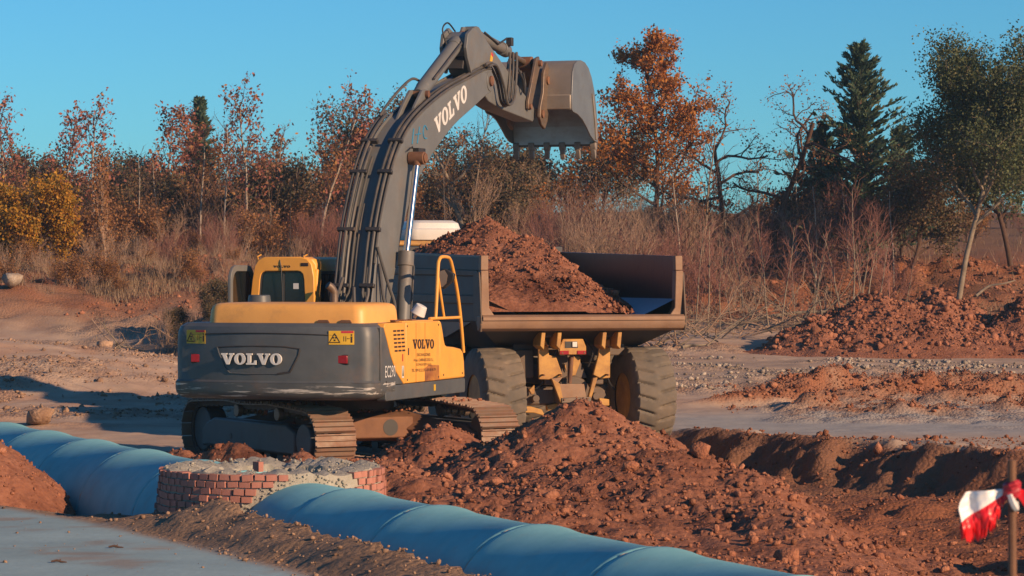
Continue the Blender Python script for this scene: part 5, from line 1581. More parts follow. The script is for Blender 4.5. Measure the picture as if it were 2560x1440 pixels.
ty = tyre_mesh(.83, .71, 0)
rim_mb = MB()
for (x0, x1, r0, r1) in ((-.30, -.24, .42, .36), (-.24, .24, .36, .36), (.24, .30, .36, .42), (-.26, .26, .22, .22)):
    rim_mb.cyl((x0, 0, 0), (x1, 0, 0), r0, r1, 28)
rim_me = rim_mb.mesh('rim', 'truck_yellow')
for (y_, dx) in ((.75, 0), (2.75, 0), (7.0, -.15)):
    for s in (-1, 1):
        w = empty('wheel', (s * 1.27 + dx, y_, .79)); w.parent = TR
        w.rotation_euler = (random.uniform(0, 6), 0, 0)
        link('tyre', ty, w); link('rim', rim_me, w)
for y_ in (2.75, 7.0):
    part('axle', 'bed_rib', lambda mb: mb.cyl((-1.2, y_, .82), (1.2, y_, .82), .15, n=16), 0)
# ---- cab of the truck
cb = empty('cab', (-.42, 0, 0)); cb.parent = TR
part('cab_body', 'truck_yellow', lambda mb: mb.box((0, 8.0, 1.95), (1.5, 1.7, 1.1)), .06, cb)
for sx in (-1, 1):
    for y_ in (7.22, 8.0, 8.78):
        part('pillar', 'truck_yellow', lambda mb: mb.box((sx * .70, y_, 2.9), (.09, .09, .86)), .02, cb)
    part('side_window', 'glass', lambda mb: mb.box((sx * .72, 8.0, 2.88), (.02, 1.46, .78)), 0, cb)
part('rear_window', 'glass', lambda mb: mb.box((0, 7.21, 2.88), (1.3, .02, .78)), 0, cb)
part('windscreen', 'glass', lambda mb: mb.box((0, 8.79, 2.88), (1.3, .02, .78)), 0, cb)
part('roof', 'truck_yellow', lambda mb: mb.box((.02, 8.0, 3.36), (1.66, 1.9, .10)), .03, cb)
part('beacon', 'label_yellow', lambda mb: mb.box((.30, 7.02, 3.29), (.16, .10, .14)), .02, cb)
part('air_conditioner', 'white', lambda mb: mb.loft([[(x, y, z) for x, y in rrect(-.50 + i_, .60 - i_, 7.35 + i_, 8.45 - i_, .18)] for z, i_ in ((3.43, .03), (3.52, 0), (3.62, 0), (3.64, .05), (3.74, .08), (3.79, .16))]), 0, cb, ang=30)
part('antenna', 'worn', lambda mb: mb.tube([(.55, 8.6, 3.4), (.55, 8.6, 3.6), (.52, 8.62, 5.1)], [.012, .008, .005], 6), 0, cb)
part('engine_cover', 'truck_yellow', lambda mb: mb.box((.2, 9.9, 1.9), (1.8, 2.0, 1.0)), .12)
part('grab_rail', 'black', lambda mb: mb.tube([(-1.25, 7.4, 2.2), (-1.25, 7.4, 3.3), (-1.25, 8.0, 3.3), (-1.25, 8.0, 2.2)], .02, 8), 0)

# ---- heaped load, a thing of its own lying in the bed
def load_h(a, b):
    q = np.where(a > -.3, 2.1, 1.45) * (a + .3)
    h = 3.74 - .335 * np.sqrt((b - 4.4) ** 2 + q ** 2)
    q2 = np.where(a > .2, 2.6, 1.0) * (a - .15)
    h2 = 3.46 - .40 * np.sqrt((b - 3.1) ** 2 + q2 ** 2)
    h = np.maximum(h, h2)
    h = h + .16 * (billow(a * 1.5, b * 1.5, 4, 111) - .4) + .08 * (billow(a * 5, b * 5, 3, 113) - .4) + .04 * (billow(a * 12, b * 12, 2, 117) - .4)
    return np.minimum(h, 4.0)


ga, gb = np.meshgrid(np.arange(-1.585, 1.59, .035), np.arange(.0, 6.2, .035), indexing='xy')
fl = np.interp(gb, [0, 1.2, 6.2], [2.125, 2.02, 1.7])
hh = load_h(ga, gb)
hh = hh + (.10 - .16 * np.clip(ga + 1.2, 0, 2)) * np.clip(1 - gb / 1.5, 0, 1)
hh = np.where((gb < 1.4) & (ga < .75 + .25 * fbm(ga * 3, gb * 3, 2, 9)), np.maximum(hh, fl + .05 + .05 * gb), hh)
hh = np.where(gb < .2, np.minimum(hh, 2.20 + gb * .8), hh)
hh = np.minimum(hh, np.where(np.abs(ga) > 1.35, 3.12 + (1.585 - np.abs(ga)) * 1.2, 9))
zz = np.maximum(hh, fl - .03)
n0, n1 = ga.shape; idx = np.arange(n0 * n1).reshape(n0, n1)
q = np.stack([idx[:-1, :-1], idx[:-1, 1:], idx[1:, 1:], idx[1:, :-1]], -1).reshape(-1, 4)
ok = ((hh - fl).ravel()[q] > 0).any(1)
ld = link('earth_load', np_mesh('earth_load', np.stack([ga, gb, zz], -1).reshape(-1, 3), q[ok], 'soil', smooth=True), None, TR.location[:], R(17))
tag(ld, 'heap of red earth loaded in the bed of the dump truck', 'earth load')
g = np.random.default_rng(41)
pa_ = g.uniform(-1.4, 1.2, 2600); pb_ = g.uniform(.15, 5.9, 2600)
pf = np.interp(pb_, [0, 1.2, 6.2], [2.125, 2.02, 1.7]); ph_ = load_h(pa_, pb_)
k = ph_ > pf + .03
sz = np.clip(g.lognormal(-3.9, .5, len(pa_)), .010, .08)[k]
o = link('soil_crumbs', rock_field('soil_crumbs', np.stack([pa_[k], pb_[k], ph_[k] + sz * .25], 1), sz, 'clod', ICO1, 12, seed=91), ld); o['kind'] = 'stuff'

# ================================================================ marker stake with barrier tape in the near foreground
SX, SY = 1.712, 10.0
sz0 = surf1(SX, SY)
mb = MB(); mb.tube([(0, 0, -.3), (.004, 0, 1.0), (0, 0, 2.163 - sz0)], .0145, 10)
st = mb.build('marker_stake', 'rust', None); st.location = (SX, SY, sz0)
tag(st, 'rusty iron stake with a strip of red and white tape tied on', 'stake')
m_t, nt, b = nt_new('barrier_tape_plastic')
uvx = node(nt, 'ShaderNodeTexCoord').outputs['Object']
sep = node(nt, 'ShaderNodeSeparateXYZ'); nt.links.new(uvx, sep.inputs[0])
ad = node(nt, 'ShaderNodeMath', operation='MULTIPLY_ADD'); ad.inputs[1].default_value = -0.62
nt.links.new(sep.outputs[0], ad.inputs[0]); nt.links.new(sep.outputs[2], ad.inputs[2])
gt = node(nt, 'ShaderNodeMath', operation='LESS_THAN'); gt.inputs[1].default_value = -0.004
nt.links.new(ad.outputs[0], gt.inputs[0])
nt.links.new(mix(nt, gt.outputs[0], (0.80, 0.78, 0.76), (0.72, 0.015, 0.02)), b.inputs['Base Color'])
b.inputs['Roughness'].default_value = 0.35
tp = empty('barrier_tape', (SX, SY, 2.065)); tag(tp, 'red and white plastic tape fluttering from the iron stake', 'barrier tape')
def sheet(fn, nu, nv, name):
    vs = [fn(i / (nu - 1), j / (nv - 1)) for i in range(nu) for j in range(nv)]
    fs = [(i * nv + j, i * nv + j + 1, (i + 1) * nv + j + 1, (i + 1) * nv + j) for i in range(nu - 1) for j in range(nv - 1)]
    mb = MB(); mb.add(vs, fs); o = mb.build(name, m_t, tp, ang=80, fix=False)
    sm_ = o.modifiers.new('thickness', 'SOLIDIFY'); sm_.thickness = .0012
    return o
rg = random.Random(3); edge = [rg.uniform(-.022, .014) for _ in range(60)]
def flag(u, v):
    x = -.012 - u * (.165 + .012 * math.sin(v * 5) - .02 * (1 - v))
    top = .0 - .012 * u
    hgt = .025 + .13 * min(1, u * 3) * (1 - .12 * math.sin(u * 7))
    z = top - v * (hgt + edge[int(u * 38)] * v * 1.4)
    y = .018 * math.sin(u * 9 + v * 2.2) * u + .012 * math.sin(v * 7) * v + .003 * math.sin(u * 23 + v * 11) * u + .002 * math.sin(v * 23 - u * 15)
    return (x - v * .018 * u, y, z)
sheet(flag, 44, 26, 'tape_end')
def flag2(u, v):
    return (.010 + u * .085, .02 * math.sin(u * 8 + v * 3) * u, .006 - u * .03 - v * (.02 + .10 * u))
sheet(flag2, 14, 10, 'tape_end')
mb = MB()
for i in range(4):
    mb.tube([(.0 + .024 * math.cos(q * .7 + i), .024 * math.sin(q * .7 + i), .015 - .012 * i + .008 * math.sin(q + i)) for q in range(10)], .009, 6)
mb.build('knot', 'label_red', tp)
mb = MB(); mb.tube(catmull([(-.01, -.02, -.02), (.0, -.028, -.05), (.01, -.02, -.065), (.012, 0, -.05)], 4), .012, 6); mb.build('tape_loop', 'white', tp)

# odd bits: far boulder, little survey peg, twig on the road
X, Y = (30 - 1280) / 7300 * 86, 86.0
v = rock_verts(ICO2, 77, .1); o = link('boulder', np_mesh('boulder', v, ICO2[1], 'stone'), None, (X, Y, surf1(X, Y) + .25)); o.scale = (.42, .32, .26)
tag(o, 'pale boulder at the far left below the bushes', 'boulder')
X, Y = (142 - 1280) / 7300 * 88, 88.0
mb = MB(); mb.box((0, 0, .15), (.09, .05, .5)); o = mb.build('survey_peg', 'twig_tan', None, bevel=.01); o.location = (X, Y, surf1(X, Y)); tag(o, 'short wooden peg standing in the grass at far left', 'peg')
for (px, py, lb) in ((145, 1416, 'short dark twig lying on the road at bottom left'), (288, 1378, 'tiny dark stick on the road below the berm')):
    d = (2.8 - .30) * 7300 / (py - 685); X = (px - 1280) / 7300 * d
    mb = MB(); mb.tube([(-.06, 0, .012), (-.01, .01, .02), (.03, 0, .01), (.075, .005, .006)], [.008, .012, .009, .005], 6); mb.tube([(0, .005, .015), (.02, .02, .03)], .005, 5)
    o = mb.build('twig', 'bark', None); o.location = (X, d, surf1(X, d)); tag(o, lb, 'twig')
# ================================================================ trees, shrubs, grass
def rot_about(v, axis, a):
    return Matrix.Rotation(a, 3, axis) @ v


def grow(g, p, d, L, r, lvl, c, out, tips, side=None):
    n = c['seg'][lvl]; path = [p.copy()]; dirs = [d.copy()]
    for i in range(n):
        d = (d + Vector((g.gauss(0, 1), g.gauss(0, 1), g.gauss(0, 1))) * c['wob'][lvl] + Vector((0, 0, c['up'][lvl]))).normalized()
        p = p + d * (L / n); path.append(p.copy()); dirs.append(d.copy())
    last = lvl == len(c['n'])
    e = .25 if last else c.get('taper', .35)
    rad = [r * (1 - (1 - e) * i / n) for i in range(n + 1)]
    out.append((path, rad, lvl))
    if lvl >= len(c['n']) - c.get('leaf_levels', 0):
        k0 = 1 if lvl else n // 2
        tips.extend(path[k0:])
        tips.extend([path[i].lerp(path[i + 1], .5) for i in range(k0, n)])
    if last:
        return
    cnt = c['n'][lvl]
    for j in range(cnt):
        t = c['start'][lvl] + (1 - c['start'][lvl]) * ((j + g.random()) / cnt)
        f = min(t * n, n - 1e-3); i = int(f)
        q = path[i].lerp(path[i + 1], f - i); dd = dirs[i + 1]
        ax = dd.cross(Vector((math.cos(j * 2.4 + g.uniform(-.6, .6)), math.sin(j * 2.4 + g.uniform(-.6, .6)), .15))).normalized()
        nd = rot_about(dd, ax, R(c['ang'][lvl] * g.uniform(.75, 1.25)))
        ll = L * c['ratio'][lvl] * g.uniform(.7, 1.2)
        if lvl == 0:
            ll *= c['shape'](t)
        grow(g, q, nd, ll, max(.004, min(rad[i] * .75, c['rr'][lvl] * (0.6 + .4 * c['shape'](t) if lvl == 0 else 1))), lvl + 1, c, out, tips)


def leaves(name, tips, per, spread, size, mat, seed, flat=0.0):
    g = np.random.default_rng(seed)
    T = np.array([p[:] for p in tips])
    P = np.repeat(T, per, 0) + g.normal(0, spread, (len(T) * per, 3))
    n = len(P)
    a = g.normal(size=(n, 3)); a[:, 2] -= flat; a /= np.linalg.norm(a, axis=1)[:, None]
    b = np.cross(a, g.normal(size=(n, 3))); b /= np.linalg.norm(b, axis=1)[:, None]
    s = size * g.uniform(.6, 1.25, n)[:, None]
    nn = np.cross(a, b)
    V = np.stack([P - a * s * .5, P + b * s * .30 + nn * s * .08, P + a * s * .5, P - b * s * .30 + nn * s * .08], 1).reshape(-1, 3)
    F = np.arange(n * 4).reshape(n, 4)
    return np_mesh(name, V, F, mat)


def wood(name, out, mat, sides=(7, 5, 4, 3, 3)):
    mb = MB()
    for path, rad, lvl in out:
        mb.tube(path, rad, sides[min(lvl, 4)], cap=False)
    return mb.mesh(name, mat, 60)


def plant(name, px, d, cfg, H, seed, bark, leaf, label, cat, group=None, per=4, spread=.1, size=.12, lean=(0, 0, 1), r0=.06, sink=.05, X=None, leaf2=None):
    g = random.Random(seed)
    X = (px - 1280) / 7300 * d if X is None else X
    out = []; tips = []
    stems = cfg.get('stems', 1)
    for s in range(stems):
        a = g.uniform(0, 6.28); sp = cfg.get('splay', 0) * g.uniform(.3, 1)
        dv = Vector((lean[0] + sp * math.cos(a), lean[1] + sp * math.sin(a), lean[2])).normalized()
        grow(g, Vector((.10 * stems ** .5 * math.cos(a) * (stems > 1), .10 * stems ** .5 * math.sin(a) * (stems > 1), -.1)), dv, H * cfg.get('trunk', 1.0) * (g.uniform(.7, 1.05) if stems > 1 else 1), r0, 0, cfg, out, tips)
    zmax = max(p.z for path, _, _ in out for p in path)
    if cfg.get('fit', True) and zmax > 0:
        k = H / zmax
        out = [([q * k for q in path], rad, l) for path, rad, l in out]; tips = [q * k for q in tips]
    root = empty(name, (X, d, surf1(X, d) - sink))
    tw = [o for o in out if o[2] == 0]; br = [o for o in out if o[2] > 0]
    link('trunk' if stems == 1 else 'stems', wood('trunk', tw, bark), root)
    if br:
        link('branches', wood('branches', br, cfg.get('twig', bark)), root)
    if leaf and tips:
        link('crown', leaves('crown', tips, per, spread, size, leaf, seed), root)
    if leaf2 and tips:
        link('crown', leaves('crown', tips[::2], max(1, per // 2), spread * 1.1, size, leaf2, seed + 1), root)
    tag(root, label, cat, group)
    return root


one = lambda t: 1.0
SLENDER = dict(seg=[9, 5, 4], wob=[.06, .10, .16], up=[.06, .10, .04], n=[19, 4], start=[.24, .25], ang=[44, 38], ratio=[.36, .45], rr=[.022, .010], shape=lambda t: 1.2 - .80 * t, leaf_levels=1, twig='bark')
FASTIG = dict(seg=[8, 6, 3], wob=[.03, .05, .12], up=[.05, .12, .05], n=[26, 5], start=[.05, .2], ang=[16, 22], ratio=[.40, .25], rr=[.016, .008], shape=lambda t: 1.1 - .7 * t, leaf_levels=1, twig='twig_tan')
OAK = dict(seg=[8, 6, 4, 3], wob=[.08, .12, .18, .2], up=[.04, .05, .03, .02], n=[24, 7, 4], start=[.14, .25, .3], ang=[58, 42, 40], ratio=[.42, .42, .45], rr=[.06, .022, .010], shape=lambda t: 1.18 - .90 * t, leaf_levels=1)
ROUND = dict(seg=[5, 5, 4, 3], wob=[.12, .14, .18, .2], up=[.02, .04, .03, .0], n=[14, 7, 4], start=[.15, .25, .25], ang=[60, 45, 40], ratio=[.62, .45, .45], rr=[.05, .02, .010], shape=lambda t: 1.1 - .35 * t, leaf_levels=1)
EVER = dict(seg=[9, 7, 5, 3], wob=[.085, .13, .18, .2], up=[.05, .09, .04, .02], n=[15, 9, 5], start=[.36, .25, .25], ang=[46, 42, 42], ratio=[.50, .40, .40], rr=[.055, .02, .010], shape=lambda t: 1.2 - .55 * t, leaf_levels=1)
GNARL = dict(seg=[8, 7, 5, 3], wob=[.13, .24, .28, .25], up=[.12, .05, .04, .03], n=[7, 5, 4], start=[.30, .35, .3], ang=[55, 50, 45], ratio=[.45, .42, .38], rr=[.06, .02, .009], shape=one, taper=.5, leaf_levels=0)
SAPL = dict(seg=[8, 4, 3], wob=[.05, .12, .2], up=[.05, .08, .04], n=[14, 4], start=[.40, .2], ang=[36, 34], ratio=[.26, .45], rr=[.012, .006], shape=lambda t: 1.15 - .6 * t, twig='twig_red')
BRUSH = dict(seg=[6, 4, 3], wob=[.08, .14, .2], up=[.05, .06, .03], n=[8, 5], start=[.22, .2], ang=[26, 32], ratio=[.50, .48], rr=[.011, .006], shape=lambda t: 1.15 - .55 * t, stems=17, splay=.48, twig='twig_red')

# ---- slender trees with the last reddish leaves, along the left
for i, (px, yt, d, lab) in enumerate((
        (35, 228, 107, 'slender red leaved tree at the left picture edge'), (150, 266, 110, 'slender red leaved tree behind the golden bush'),
        (238, 220, 106, 'thin half bare tree right of the golden bush'), (425, 252, 110, 'broad red leaved tree left of the tall pair'),
        (470, 262, 113, 'red leaved tree in front of the narrow green conifer'),
        (618, 190, 104, 'tall red leaved tree with a white trunk above the excavator cab'), (800, 180, 104, 'tallest red leaved tree just left of the boom'),
        (540, 330, 112, 'low brown leaved tree between the red trees'), (700, 330, 112, 'bare brownish tree left of the tree beside the boom'),
        (850, 330, 108, 'brown leaved tree partly hidden behind the boom'))):
    X = (px - 1280) / 7300 * d; zb = surf1(X, d)
    H = 2.8 + (685 - yt) * d / 7300 - zb
    red = i in (0, 1, 2, 3, 4, 5, 6)
    plant('slender_tree', px, d, SLENDER, H, 500 + i * 7, 'bark_white' if i in (2, 5, 6) else 'bark_pale', 'leaf_red' if red else 'leaf_brown', lab, 'tree', 'slender autumn trees on the slope',
          per=1, spread=.10, size=.15, r0=.06, leaf2='leaf_brown' if i in (3, 4, 5, 6) else None)
plant('columnar_tree', 265, 98, FASTIG, 4.3, 611, 'twig_tan', 'leaf_brown', 'narrow upright brown leaved poplar right of the golden bush', 'tree', per=1, spread=.10, size=.11, r0=.05)
plant('columnar_tree', 255, 99, FASTIG, 3.2, 612, 'twig_tan', 'leaf_brown', 'shorter brown poplar leaning on the narrow upright one', 'tree', per=1, spread=.12, size=.11, r0=.04)
gb_ = plant('golden_bush', 105, 97, ROUND, 3.3, 621, 'bark', 'leaf_gold', 'dense golden yellow bush at the left', 'bush', per=5, spread=.14, size=.12, r0=.06)
plant('golden_bush', 15, 98, ROUND, 2.6, 622, 'bark', 'leaf_gold', 'lower golden bush cut by the left picture edge', 'bush', per=4, spread=.2, size=.12, r0=.05, leaf2='leaf_green')
# ---- right hand group
plant('autumn_oak', 1640, 98, OAK, 8.2, 631, 'bark', 'leaf_orange', 'tall orange leaved oak behind the truck bed', 'tree', per=4, spread=.12, size=.125, r0=.11)
plant('evergreen_oak', 2395, 87, EVER, 7.9, 645, 'bark_pale', 'leaf_green', 'large evergreen oak with a pale bent trunk at the right edge', 'tree', per=9, spread=.22, size=.10, r0=.095, lean=(.13, .05, 1))
plant('evergreen_oak', 2530, 93, EVER, 6.6, 652, 'bark', 'leaf_green', 'evergreen oak half out of the right picture edge', 'tree', per=7, spread=.22, size=.11, r0=.10)
plant('evergreen_shrub', 2280, 91, ROUND, 3.6, 655, 'bark', 'leaf_dark', 'dark evergreen shrub under the conifer beside the pale bent trunk', 'shrub', per=5, spread=.18, size=.10, r0=.07)
plant('evergreen_shrub', 2020, 101, ROUND, 3.0, 657, 'bark', 'leaf_dark', 'dark evergreen shrub left of the conifer base', 'shrub', per=5, spread=.2, size=.11, r0=.05)
plant('gnarled_oak', 1845, 94, GNARL, 5.9, 664, 'bark', 'leaf_brown', 'crooked nearly bare oak leaning right of the orange oak', 'tree', per=2, spread=.12, size=.09, r0=.11, lean=(-.08, 0, 1))
plant('gnarled_oak', 1935, 92, GNARL, 6.1, 671, 'bark', 'leaf_brown', 'taller crooked oak with cut limbs left of the conifer', 'tree', per=2, spread=.12, size=.09, r0=.12, lean=(.05, 0, 1))


# conifer: whorled drooping sprays of needles
def conifer(px, d, H, seed, label, wmax):
    g = random.Random(seed); X = (px - 1280) / 7300 * d
    root = empty('conifer', (X, d, surf1(X, d) - .05))
    mb = MB(); mb.tube([(0, 0, -.1), (.03, 0, H * .5), (0, 0, H)], [.10, .06, .012], 7, cap=False); link('trunk', mb.mesh('trunk', 'bark', 60), root)
    out = []; V = []
    z = .5
    while z < H - .1:
        k = (1 - z / H) ** .8
        for j in range(g.choice((4, 5, 6))):
            a = g.uniform(0, 6.28); L = wmax * k * g.uniform(.35, 1.22) + .12
            d0 = Vector((math.cos(a), math.sin(a), .30 + .55 * (z / H))); p = Vector((0, 0, z)); path = [p]
            for i in range(5):
                d0 = (d0 + Vector((g.gauss(0, .06), g.gauss(0, .06), -.02 + g.gauss(0, .05)))).normalized(); p = p + d0 * L / 5; path.append(p)
            out.append((path, [.02 * (1 - i / 6) + .004 for i in range(6)], 1))
            for i in range(1, 6):
                for s in range(8):
                    t = path[i - 1].lerp(path[i], g.random())
                    dd = (rot_about(d0, Vector((0, 0, 1)), g.choice((-1, 1)) * g.uniform(.3, 1.0)) + Vector((g.gauss(0, .2), g.gauss(0, .2), g.uniform(-.1, .35)))).normalized()
                    V.append((t, dd, g.uniform(.14, .34) * (.6 + .6 * k)))
        z += .13 + .05 * g.random()
    link('branches', wood('branches', out, 'bark'), root)
    P = np.array([v[0][:] for v in V]); D = np.array([v[1][:] for v in V]); S = np.array([v[2] for v in V])[:, None]
    rn = np.random.default_rng(seed)
    Vv = []
    for q in range(2):
        B = np.cross(D, rn.normal(size=D.shape)); B /= np.linalg.norm(B, axis=1)[:, None]
        st_ = P + rn.normal(0, .03, P.shape)
        Vv.append(np.stack([st_, st_ + D * S * .45 + B * S * .17, st_ + D * S, st_ + D * S * .45 - B * S * .17], 1))
    Vv = np.concatenate(Vv).reshape(-1, 3)
    link('crown', np_mesh('crown', Vv, np.arange(len(Vv)).reshape(-1, 4), 'needle'), root)
    tag(root, label, 'tree')


conifer(2150, 99, 7.6, 3, 'tall green conifer with a pointed top at the right', 3.4)
conifer(2062, 101, 4.9, 11, 'smaller conifer half merged into the left side of the tall one', 1.9)
conifer(2255, 102, 4.6, 12, 'low conifer between the tall one and the evergreen oak', 1.7)
conifer(498, 119, 5.6, 5, 'narrow dark conifer among the red leaved trees', .95)
# evergreen oaks half hidden behind the excavator boom
for i, (px, yt, d, lab) in enumerate(((945, 235, 116, 'dark evergreen oak directly left of the boom bend'), (885, 300, 119, 'darker evergreen oak peeping out between the red trees and the boom'),
                                      (1135, 330, 113, 'dark evergreen oak seen under the arm'), (1255, 350, 115, 'dark evergreen oak below the bucket'), (1505, 260, 117, 'thin dark evergreen left of the orange oak'),
                                      (305, 385, 121, 'rounded dark evergreen behind the thin half bare tree'))):
    X = (px - 1280) / 7300 * d
    plant('evergreen_oak', px, d, ROUND, 2.8 + (685 - yt) * d / 7300 - surf1(X, d), 700 + i, 'bark', 'leaf_dark', lab, 'tree', 'dark evergreen oaks in the thicket', per=4, spread=.24, size=.13, r0=.08)
plant('bare_tree', 1185, 108, SLENDER, 5.6, 721, 'bark_pale', None, 'thin bare tree under the raised arm', 'tree', r0=.05)
plant('gnarled_oak', 1180, 103, GNARL, 4.6, 729, 'bark_pale', 'leaf_brown', 'crooked pale trunked oak behind the truck load', 'tree', per=2, spread=.15, size=.10, r0=.10, lean=(-.25, 0, 1))

# ---- bare reddish brush, several plants copied along the bank
def copy_plant(src, px, d, k, rz, label, group):
    X = (px - 1280) / 7300 * d
    c = copy_tree(src); c.location = (X, d, surf1(X, d) - .05); c.scale = (k, k, k); c.rotation_euler = (0, 0, rz)
    c['label'] = label; c['group'] = group
    return c


BR_G = 'bare shrubs along the bank'
protoA = plant('bare_shrub', 1480, 88, dict(BRUSH, twig='twig_tan', stems=13, n=[7, 4], rr=[.014, .008]), 3.2, 801, 'twig_tan', None, 'bare reddish brush standing behind the truck bed', 'shrub', BR_G, r0=.017)
protoB = plant('bare_shrub', 1600, 89, dict(BRUSH, stems=20, splay=.60), 3.0, 802, 'twig_red', None, 'bare reddish brush standing behind the truck bed', 'shrub', BR_G, r0=.014)
protoC = plant('bare_shrub', 2160, 86, dict(BRUSH, stems=3, splay=.10, n=[16, 6], start=[.42, .2]), 3.4, 803, 'bark_pale', None, 'pale stemmed bare shrub with a red twig crown below the conifer', 'shrub', BR_G, r0=.028)
g = random.Random(71)
for px, d, k in ((1400, 90, 1.1), (1445, 92, 1.1), (1540, 87, 1.15), (1565, 92, 1.2), (1650, 87, 1.05), (1690, 90, 1.1), (1740, 86, 1.0), (1790, 89, .95), (1350, 93, .9), (1420, 88, 1.1), (1500, 91, 1.2), (1520, 95, 1.2), (1600, 94, 1.2), (1630, 92, 1.15), (1715, 93, 1.1), (1765, 92, 1.0), (1460, 96, 1.2), (1380, 96, 1.1), (1810, 94, .9)):
    copy_plant(g.choice((protoA, protoB)), px, d, k * g.uniform(.85, 1.05), g.uniform(0, 6.3), 'bare reddish brush standing behind the truck bed', BR_G)
for px, d, k in ((1880, 92, .9), (2000, 92, .9), (2150, 93, .9), (2200, 91, .85), (1930, 97, .9), (2240, 94, .8), (1850, 86, .8), (1900, 88, .8), (1985, 87, .75), (2040, 90, .85), (2085, 88, .8), (2230, 88, .75), (2070, 93, .9), (1960, 94, .8), (1830, 92, .9), (2120, 91, .8)):
    copy_plant(g.choice((protoA, protoB, protoC, protoC)), px, d, k * g.uniform(.62, .95), g.uniform(0, 6.3), 'bare reddish brush on the red bank below the conifer', BR_G)
for i, (px, d, h, lab) in enumerate(((1925, 81.5, 3.0, 'pale sapling left of the pair below the crooked oaks'), (1955, 81, 2.7, 'pale sapling right of the pair below the crooked oaks'), (2130, 80.5, 3.6, 'tallest pale sapling in front of the red bank'),
                                     (2105, 81, 2.6, 'thin sapling left of the tallest pale one'), (2028, 81, 2.6, 'pale leaning sapling beside the brushwood'), (1770, 80, 2.8, 'sapling right behind the truck bed corner'), (2225, 82, 2.2, 'thin red sapling nearest the far spoil heap'),
                                     (1860, 82, 2.4, 'thin sapling between truck bed and pale pair'))):
    plant('sapling', px, d, SAPL, h * 1.25, 820 + i, 'bark_pale' if i != 6 else 'twig_red', None, lab, 'sapling', 'pale saplings before the bank', r0=.026, lean=(g.uniform(-.12, .12), 0, 1))
SAP = [o for o in COL.objects if o.name.startswith('sapling')]
for px, d in ((1735, 81), (1800, 82), (1835, 80.5), (1895, 83), (1985, 82), (2060, 82.5), (2165, 82), (2195, 81), (2255, 83.5)):
    copy_plant(g.choice(SAP[:5]), px, d, g.uniform(.6, 1.05), g.uniform(0, 6.3), 'thin bare sapling in the row before the red bank', 'pale saplings before the bank')
# dead brushwood lying by the truck's right wheels and logs on the bank
def stick_pile(px, d, n, L, w, label, seed):
    g = random.Random(seed); X = (px - 1280) / 7300 * d
    root = empty('brushwood_pile', (X, d, surf1(X, d)))
    for s in range(n):
        out = []; tips = []
        c = dict(seg=[5, 3, 2], wob=[.10, .15, .2], up=[.02, .03, .0], n=[5, 3], start=[.3, .3], ang=[34, 36], ratio=[.4, .45], rr=[.010, .006], shape=one)
        a = g.uniform(0, 6.28)
        grow(g, Vector((g.uniform(-w, w), g.uniform(-.5, .5), g.uniform(0, .35))), Vector((math.cos(a), math.sin(a) * .5, g.uniform(.05, .8))).normalized(), L * g.uniform(.6, 1.2), .022, 0, c, out, tips)
        link('branch', wood('branch', out, 'twig_tan' if s % 3 else 'bark_pale'), root)
    tag(root, label, 'brushwood')


stick_pile(1690, 76.5, 26, 1.7, 1.2, 'tangle of dead tan branches right of the truck tyre', 1)
stick_pile(1830, 79.5, 20, 1.6, 1.2, 'low tangle of dead branches at the foot of the saplings', 2)
stick_pile(2000, 82.5, 16, 1.6, 1.4, 'dead branches strewn below the crooked oaks', 3)
stick_pile(360, 78, 10, 1.0, 1.2, 'dead twigs on the dark heap left of the excavator', 4)
for i, (px0, px1, d, z_, r_, lab) in enumerate(((1890, 2190, 82.5, .42, .055, 'long pale log lying across the bank behind the saplings'), (1705, 1765, 75.5, .10, .05, 'short pale log in front of the brushwood'), (2440, 2540, 85.5, .7, .045, 'bent fallen branch right of the big evergreen oak'), (1700, 2000, 91, .5, .04, 'thin log lying high on the red bank'))):
    X0 = (px0 - 1280) / 7300 * d; X1 = (px1 - 1280) / 7300 * d; z0 = surf1((X0 + X1) / 2, d)
    mb = MB(); mb.tube(catmull([(X0, d, z0 + z_ * .6), ((X0 * 2 + X1) / 3, d + .1, z0 + z_), ((X0 + 2 * X1) / 3, d, z0 + z_ * 1.1), (X1, d + .1, z0 + z_ * 1.25)], 4), [r_ * (1 - .05 * j) for j in range(13)], 7)
    tag(mb.build('log', 'bark_pale', None), lab, 'log')

# ---- thicket on the slope: shrubs with and without leaves
TH_G = 'shrubs of the thicket on the slope'
tA = plant('thicket_shrub', 520, 109, dict(BRUSH, stems=9, twig='bark'), 2.9, 901, 'bark', 'leaf_brown', 'brown leaved shrub in the thicket between the slender trees', 'shrub', TH_G, per=1, spread=.14, size=.12, r0=.02)
tB = plant('thicket_shrub', 700, 110, dict(BRUSH, stems=10, twig='twig_tan'), 3.0, 902, 'twig_tan', None, 'bare shrub in the thicket between the slender trees', 'shrub', TH_G, r0=.018)
tC = plant('thicket_shrub', 330, 116, ROUND, 2.8, 903, 'bark', 'leaf_dark', 'dark leafy shrub deep in the thicket on the slope', 'shrub', TH_G, per=3, spread=.22, size=.13, r0=.05)
lab = {id(tA): 'brown leaved shrub in the thicket between the slender trees', id(tB): 'bare shrub in the thicket between the slender trees', id(tC): 'dark leafy shrub deep in the thicket on the slope'}
g = random.Random(91)
for i in range(64):
    px = -30 + (i % 32) * 48 + g.uniform(-24, 24)
    back = i >= 32
    src = g.choice((tC, tC, tA, tA, tB)) if back else g.choice((tA, tB, tB, tA, tC))
    copy_plant(src, px, g.uniform(118, 128) if back else g.uniform(106, 115), g.uniform(.55, 1.25), g.uniform(0, 6.3), lab[id(src)], TH_G)
lab2 = 'low dark shrub on the skyline behind the conifer and oaks'
